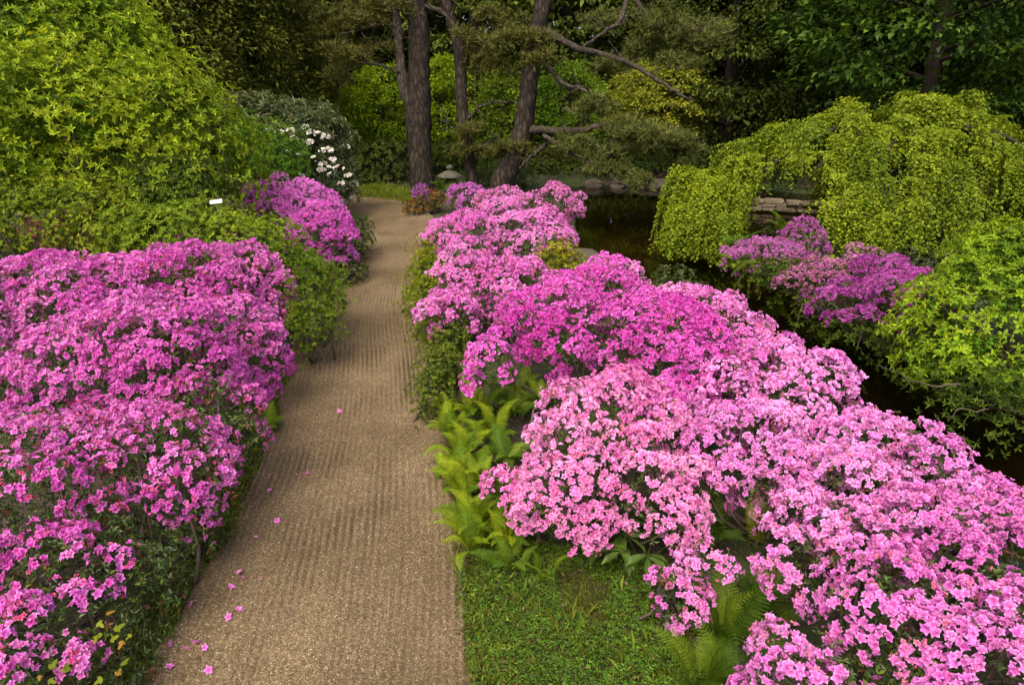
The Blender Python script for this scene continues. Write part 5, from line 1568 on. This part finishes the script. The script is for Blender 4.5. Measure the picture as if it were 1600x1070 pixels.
# plant label on a stake
tp = at(337, 315, 6.35)
lab = thing('plant_label', 'small white plant label on a stake in the green mound', 'plant label', (tp[0], tp[1], 0))
A = Acc()
c = np.array([[-.055, -.004, -.016], [.055, -.004, -.016], [.055, .018, .014], [-.055, .018, .014]]); d = c + np.array([0, .003, -.004])
A.add(np.concatenate([c, d]), [(0, 1, 2), (0, 2, 3), (4, 6, 5), (4, 7, 6), (0, 4, 5), (0, 5, 1), (1, 5, 6), (1, 6, 2), (2, 6, 7), (2, 7, 3), (3, 7, 4), (3, 4, 0)])
o = A.obj('plate', M_TAG); o.parent = lab; o.location = (0, 0, tp[2]); o.rotation_euler = (0, -.12, .15)
A = Acc(); tube(A, [np.array([0, .012, 0]), np.array([0, .012, tp[2] - .006])], .005, 8)
o = A.obj('stake', M_STAKE, smooth=True); o.parent = lab

# fallen flowers on the gravel
rng = np.random.default_rng(640)
falls = [(374, 893, 'the topmost of the fallen cluster'), (380, 902, 'the widest of the cluster by the green edge'), (361, 916, 'star shaped, lying lowest of the cluster'), (407, 904, 'apart from the cluster towards the path centre'), (373, 951, 'thin, lying above the wet patch'), (357, 963, 'beside the wet gravel'),
         (433, 813, 'lying alone under the azalea edge'), (481, 739, 'nearest the middle of the path'), (463, 741, 'tiny, left of a brighter one'), (299, 943, 'close to the mossy edge'), (265, 1006, 'in the lower corner on the moss'), (306, 1003, 'lower of the pair near the corner'), (290, 1012, 'leftmost bright speck near the corner'), (320, 1011, 'right of the corner pair'), (265, 1040, 'at the bottom by the weeds'), (326, 1046, 'the lowest one on the gravel'), (210, 1062, 'at the bottom edge in the green'), (530, 642, 'on the far raked gravel'), (529, 664, 'tiny, under the far one'), (422, 741, 'beneath the young fern'), (421, 765, 'at the azalea skirt'), (400, 838, 'on the moss at the azalea skirt')]
fm = []
for k in range(5):
    tv, tf, tc = FL_HI[k]
    tv = tv.copy(); tv[:, 2] = tv[:, 2] * .6 + .1
    A = Acc(); A.add(tv, tf, tc * np.array((.78, .25, .66))); fm.append(A.mesh('fallen_flower', M_PETAL))
for i, (px, py, w) in enumerate(falls):
    p = on(px, py, .022)
    o = bpy.data.objects.new('fallen_flower', fm[i % 5]); COL.objects.link(o)
    o.location = [float(a) for a in p]; s = .0175 * rng.uniform(.7, 1.1) * (1.0 if 'tiny' not in w else .6)
    o.scale = (s, s, s * 1.2); o.rotation_euler = (rng.normal(0, .5), rng.normal(0, .5), rng.uniform(0, 6.28))
    tag(o, 'fallen pink flower on the path, ' + w, 'flower', 'fallen flowers on the gravel path')

A = Acc(); n = 420
yy = .9 + 6.5 * rng.random(n) ** 1.4
row = np.interp(yy, pl_[:, 1], np.arange(NA)).astype(int)
du = np.abs(rng.normal(0, .16, n)); du = np.where(rng.random(n) < .75, du, 1 - du * .5)
q = PXYZ[np.clip(row, 0, NA - 1), np.clip((du * (NC - 1)).astype(int), 0, NC - 1)] + np.array([0, 0, .004])
cc = np.where(rng.random((n, 1)) < .45, np.array([[.42, .12, .26]]), np.array([[.17, .10, .055]])) * rng.uniform(.7, 1.2, (n, 1))
stamp(A, LF_S, q, rand_frames(np.tile([0, 0, 1.], (n, 1)) + rng.normal(0, .25, (n, 3)), rng), .011 * rng.uniform(.5, 1.3, n), cc, rng)
o = A.obj('petal_litter', M_PETAL)
tag(o, 'tiny withered petals and leaf scraps strewn along the path edges', 'litter', kind='stuff')

# bare branches
def bare(label, strands, seed, r=.011):
    rng = np.random.default_rng(seed)
    b = strands[0][0]
    root = thing('bare_branch', label, 'branch', (b[0], b[1], max(0, b[2])), 'bare grey branches')
    for s in strands:
        A = Acc(); sp = spline(s, 12); sp[1:-1] += rng.normal(0, .006, (10, 3))
        tube(A, sp, np.linspace(r, r * .35, 12), 7, rough=.08, rng=rng)
        A.obj('twig', M_TWIG, root, smooth=True)
bare('twisted bare grey branches in the gap of the orchid azalea', [[on(0, 640, .2), on(15, 600, .45), on(30, 560, .6), on(5, 530, .75)], [on(30, 660, .2), on(38, 620, .45), on(28, 590, .55), on(40, 555, .62)], [on(-10, 700, .2), on(20, 690, .4), on(50, 670, .45)]], 651)
bare('grey bare branch in the lower corner of the orchid azalea', [[on(-10, 975, .4), on(12, 990, .42), on(28, 990, .42)], [on(0, 1000, .40), on(14, 992, .42), on(25, 975, .45)]], 652, .008)
bare('grey stem showing under the pale pink azalea', [[on(830, 745, .02), on(825, 690, .15), on(835, 640, .32), on(870, 620, .42)], [on(838, 680, .2), on(860, 668, .3), on(900, 660, .36)]], 653, .012)
bare('grey forked stems showing under the stemmy pink azalea', [[on(720, 530, .05), on(722, 500, .2), on(715, 478, .34)], [on(720, 515, .12), on(745, 505, .26), on(790, 508, .32)], [on(775, 540, .05), on(780, 505, .26), on(775, 480, .4)]], 654, .010)
bare('thin grey twigs of the bright shrub over the water', [[on(1500, 600, .25), on(1440, 600, .2), on(1400, 580, .15), on(1370, 572, .12)], [on(1560, 630, .25), on(1540, 640, .12), on(1500, 640, .1), on(1480, 655, .0)]], 655, .007)
bare('small dead twigs among the grass beside the ferns', [[on(1030, 980, 0), on(1035, 955, .1), on(1015, 945, .14)], [on(1045, 985, 0), on(1050, 960, .1), on(1040, 940, .16)], [on(1040, 985, 0), on(1060, 970, .06), on(1062, 955, .1)]], 656, .005)
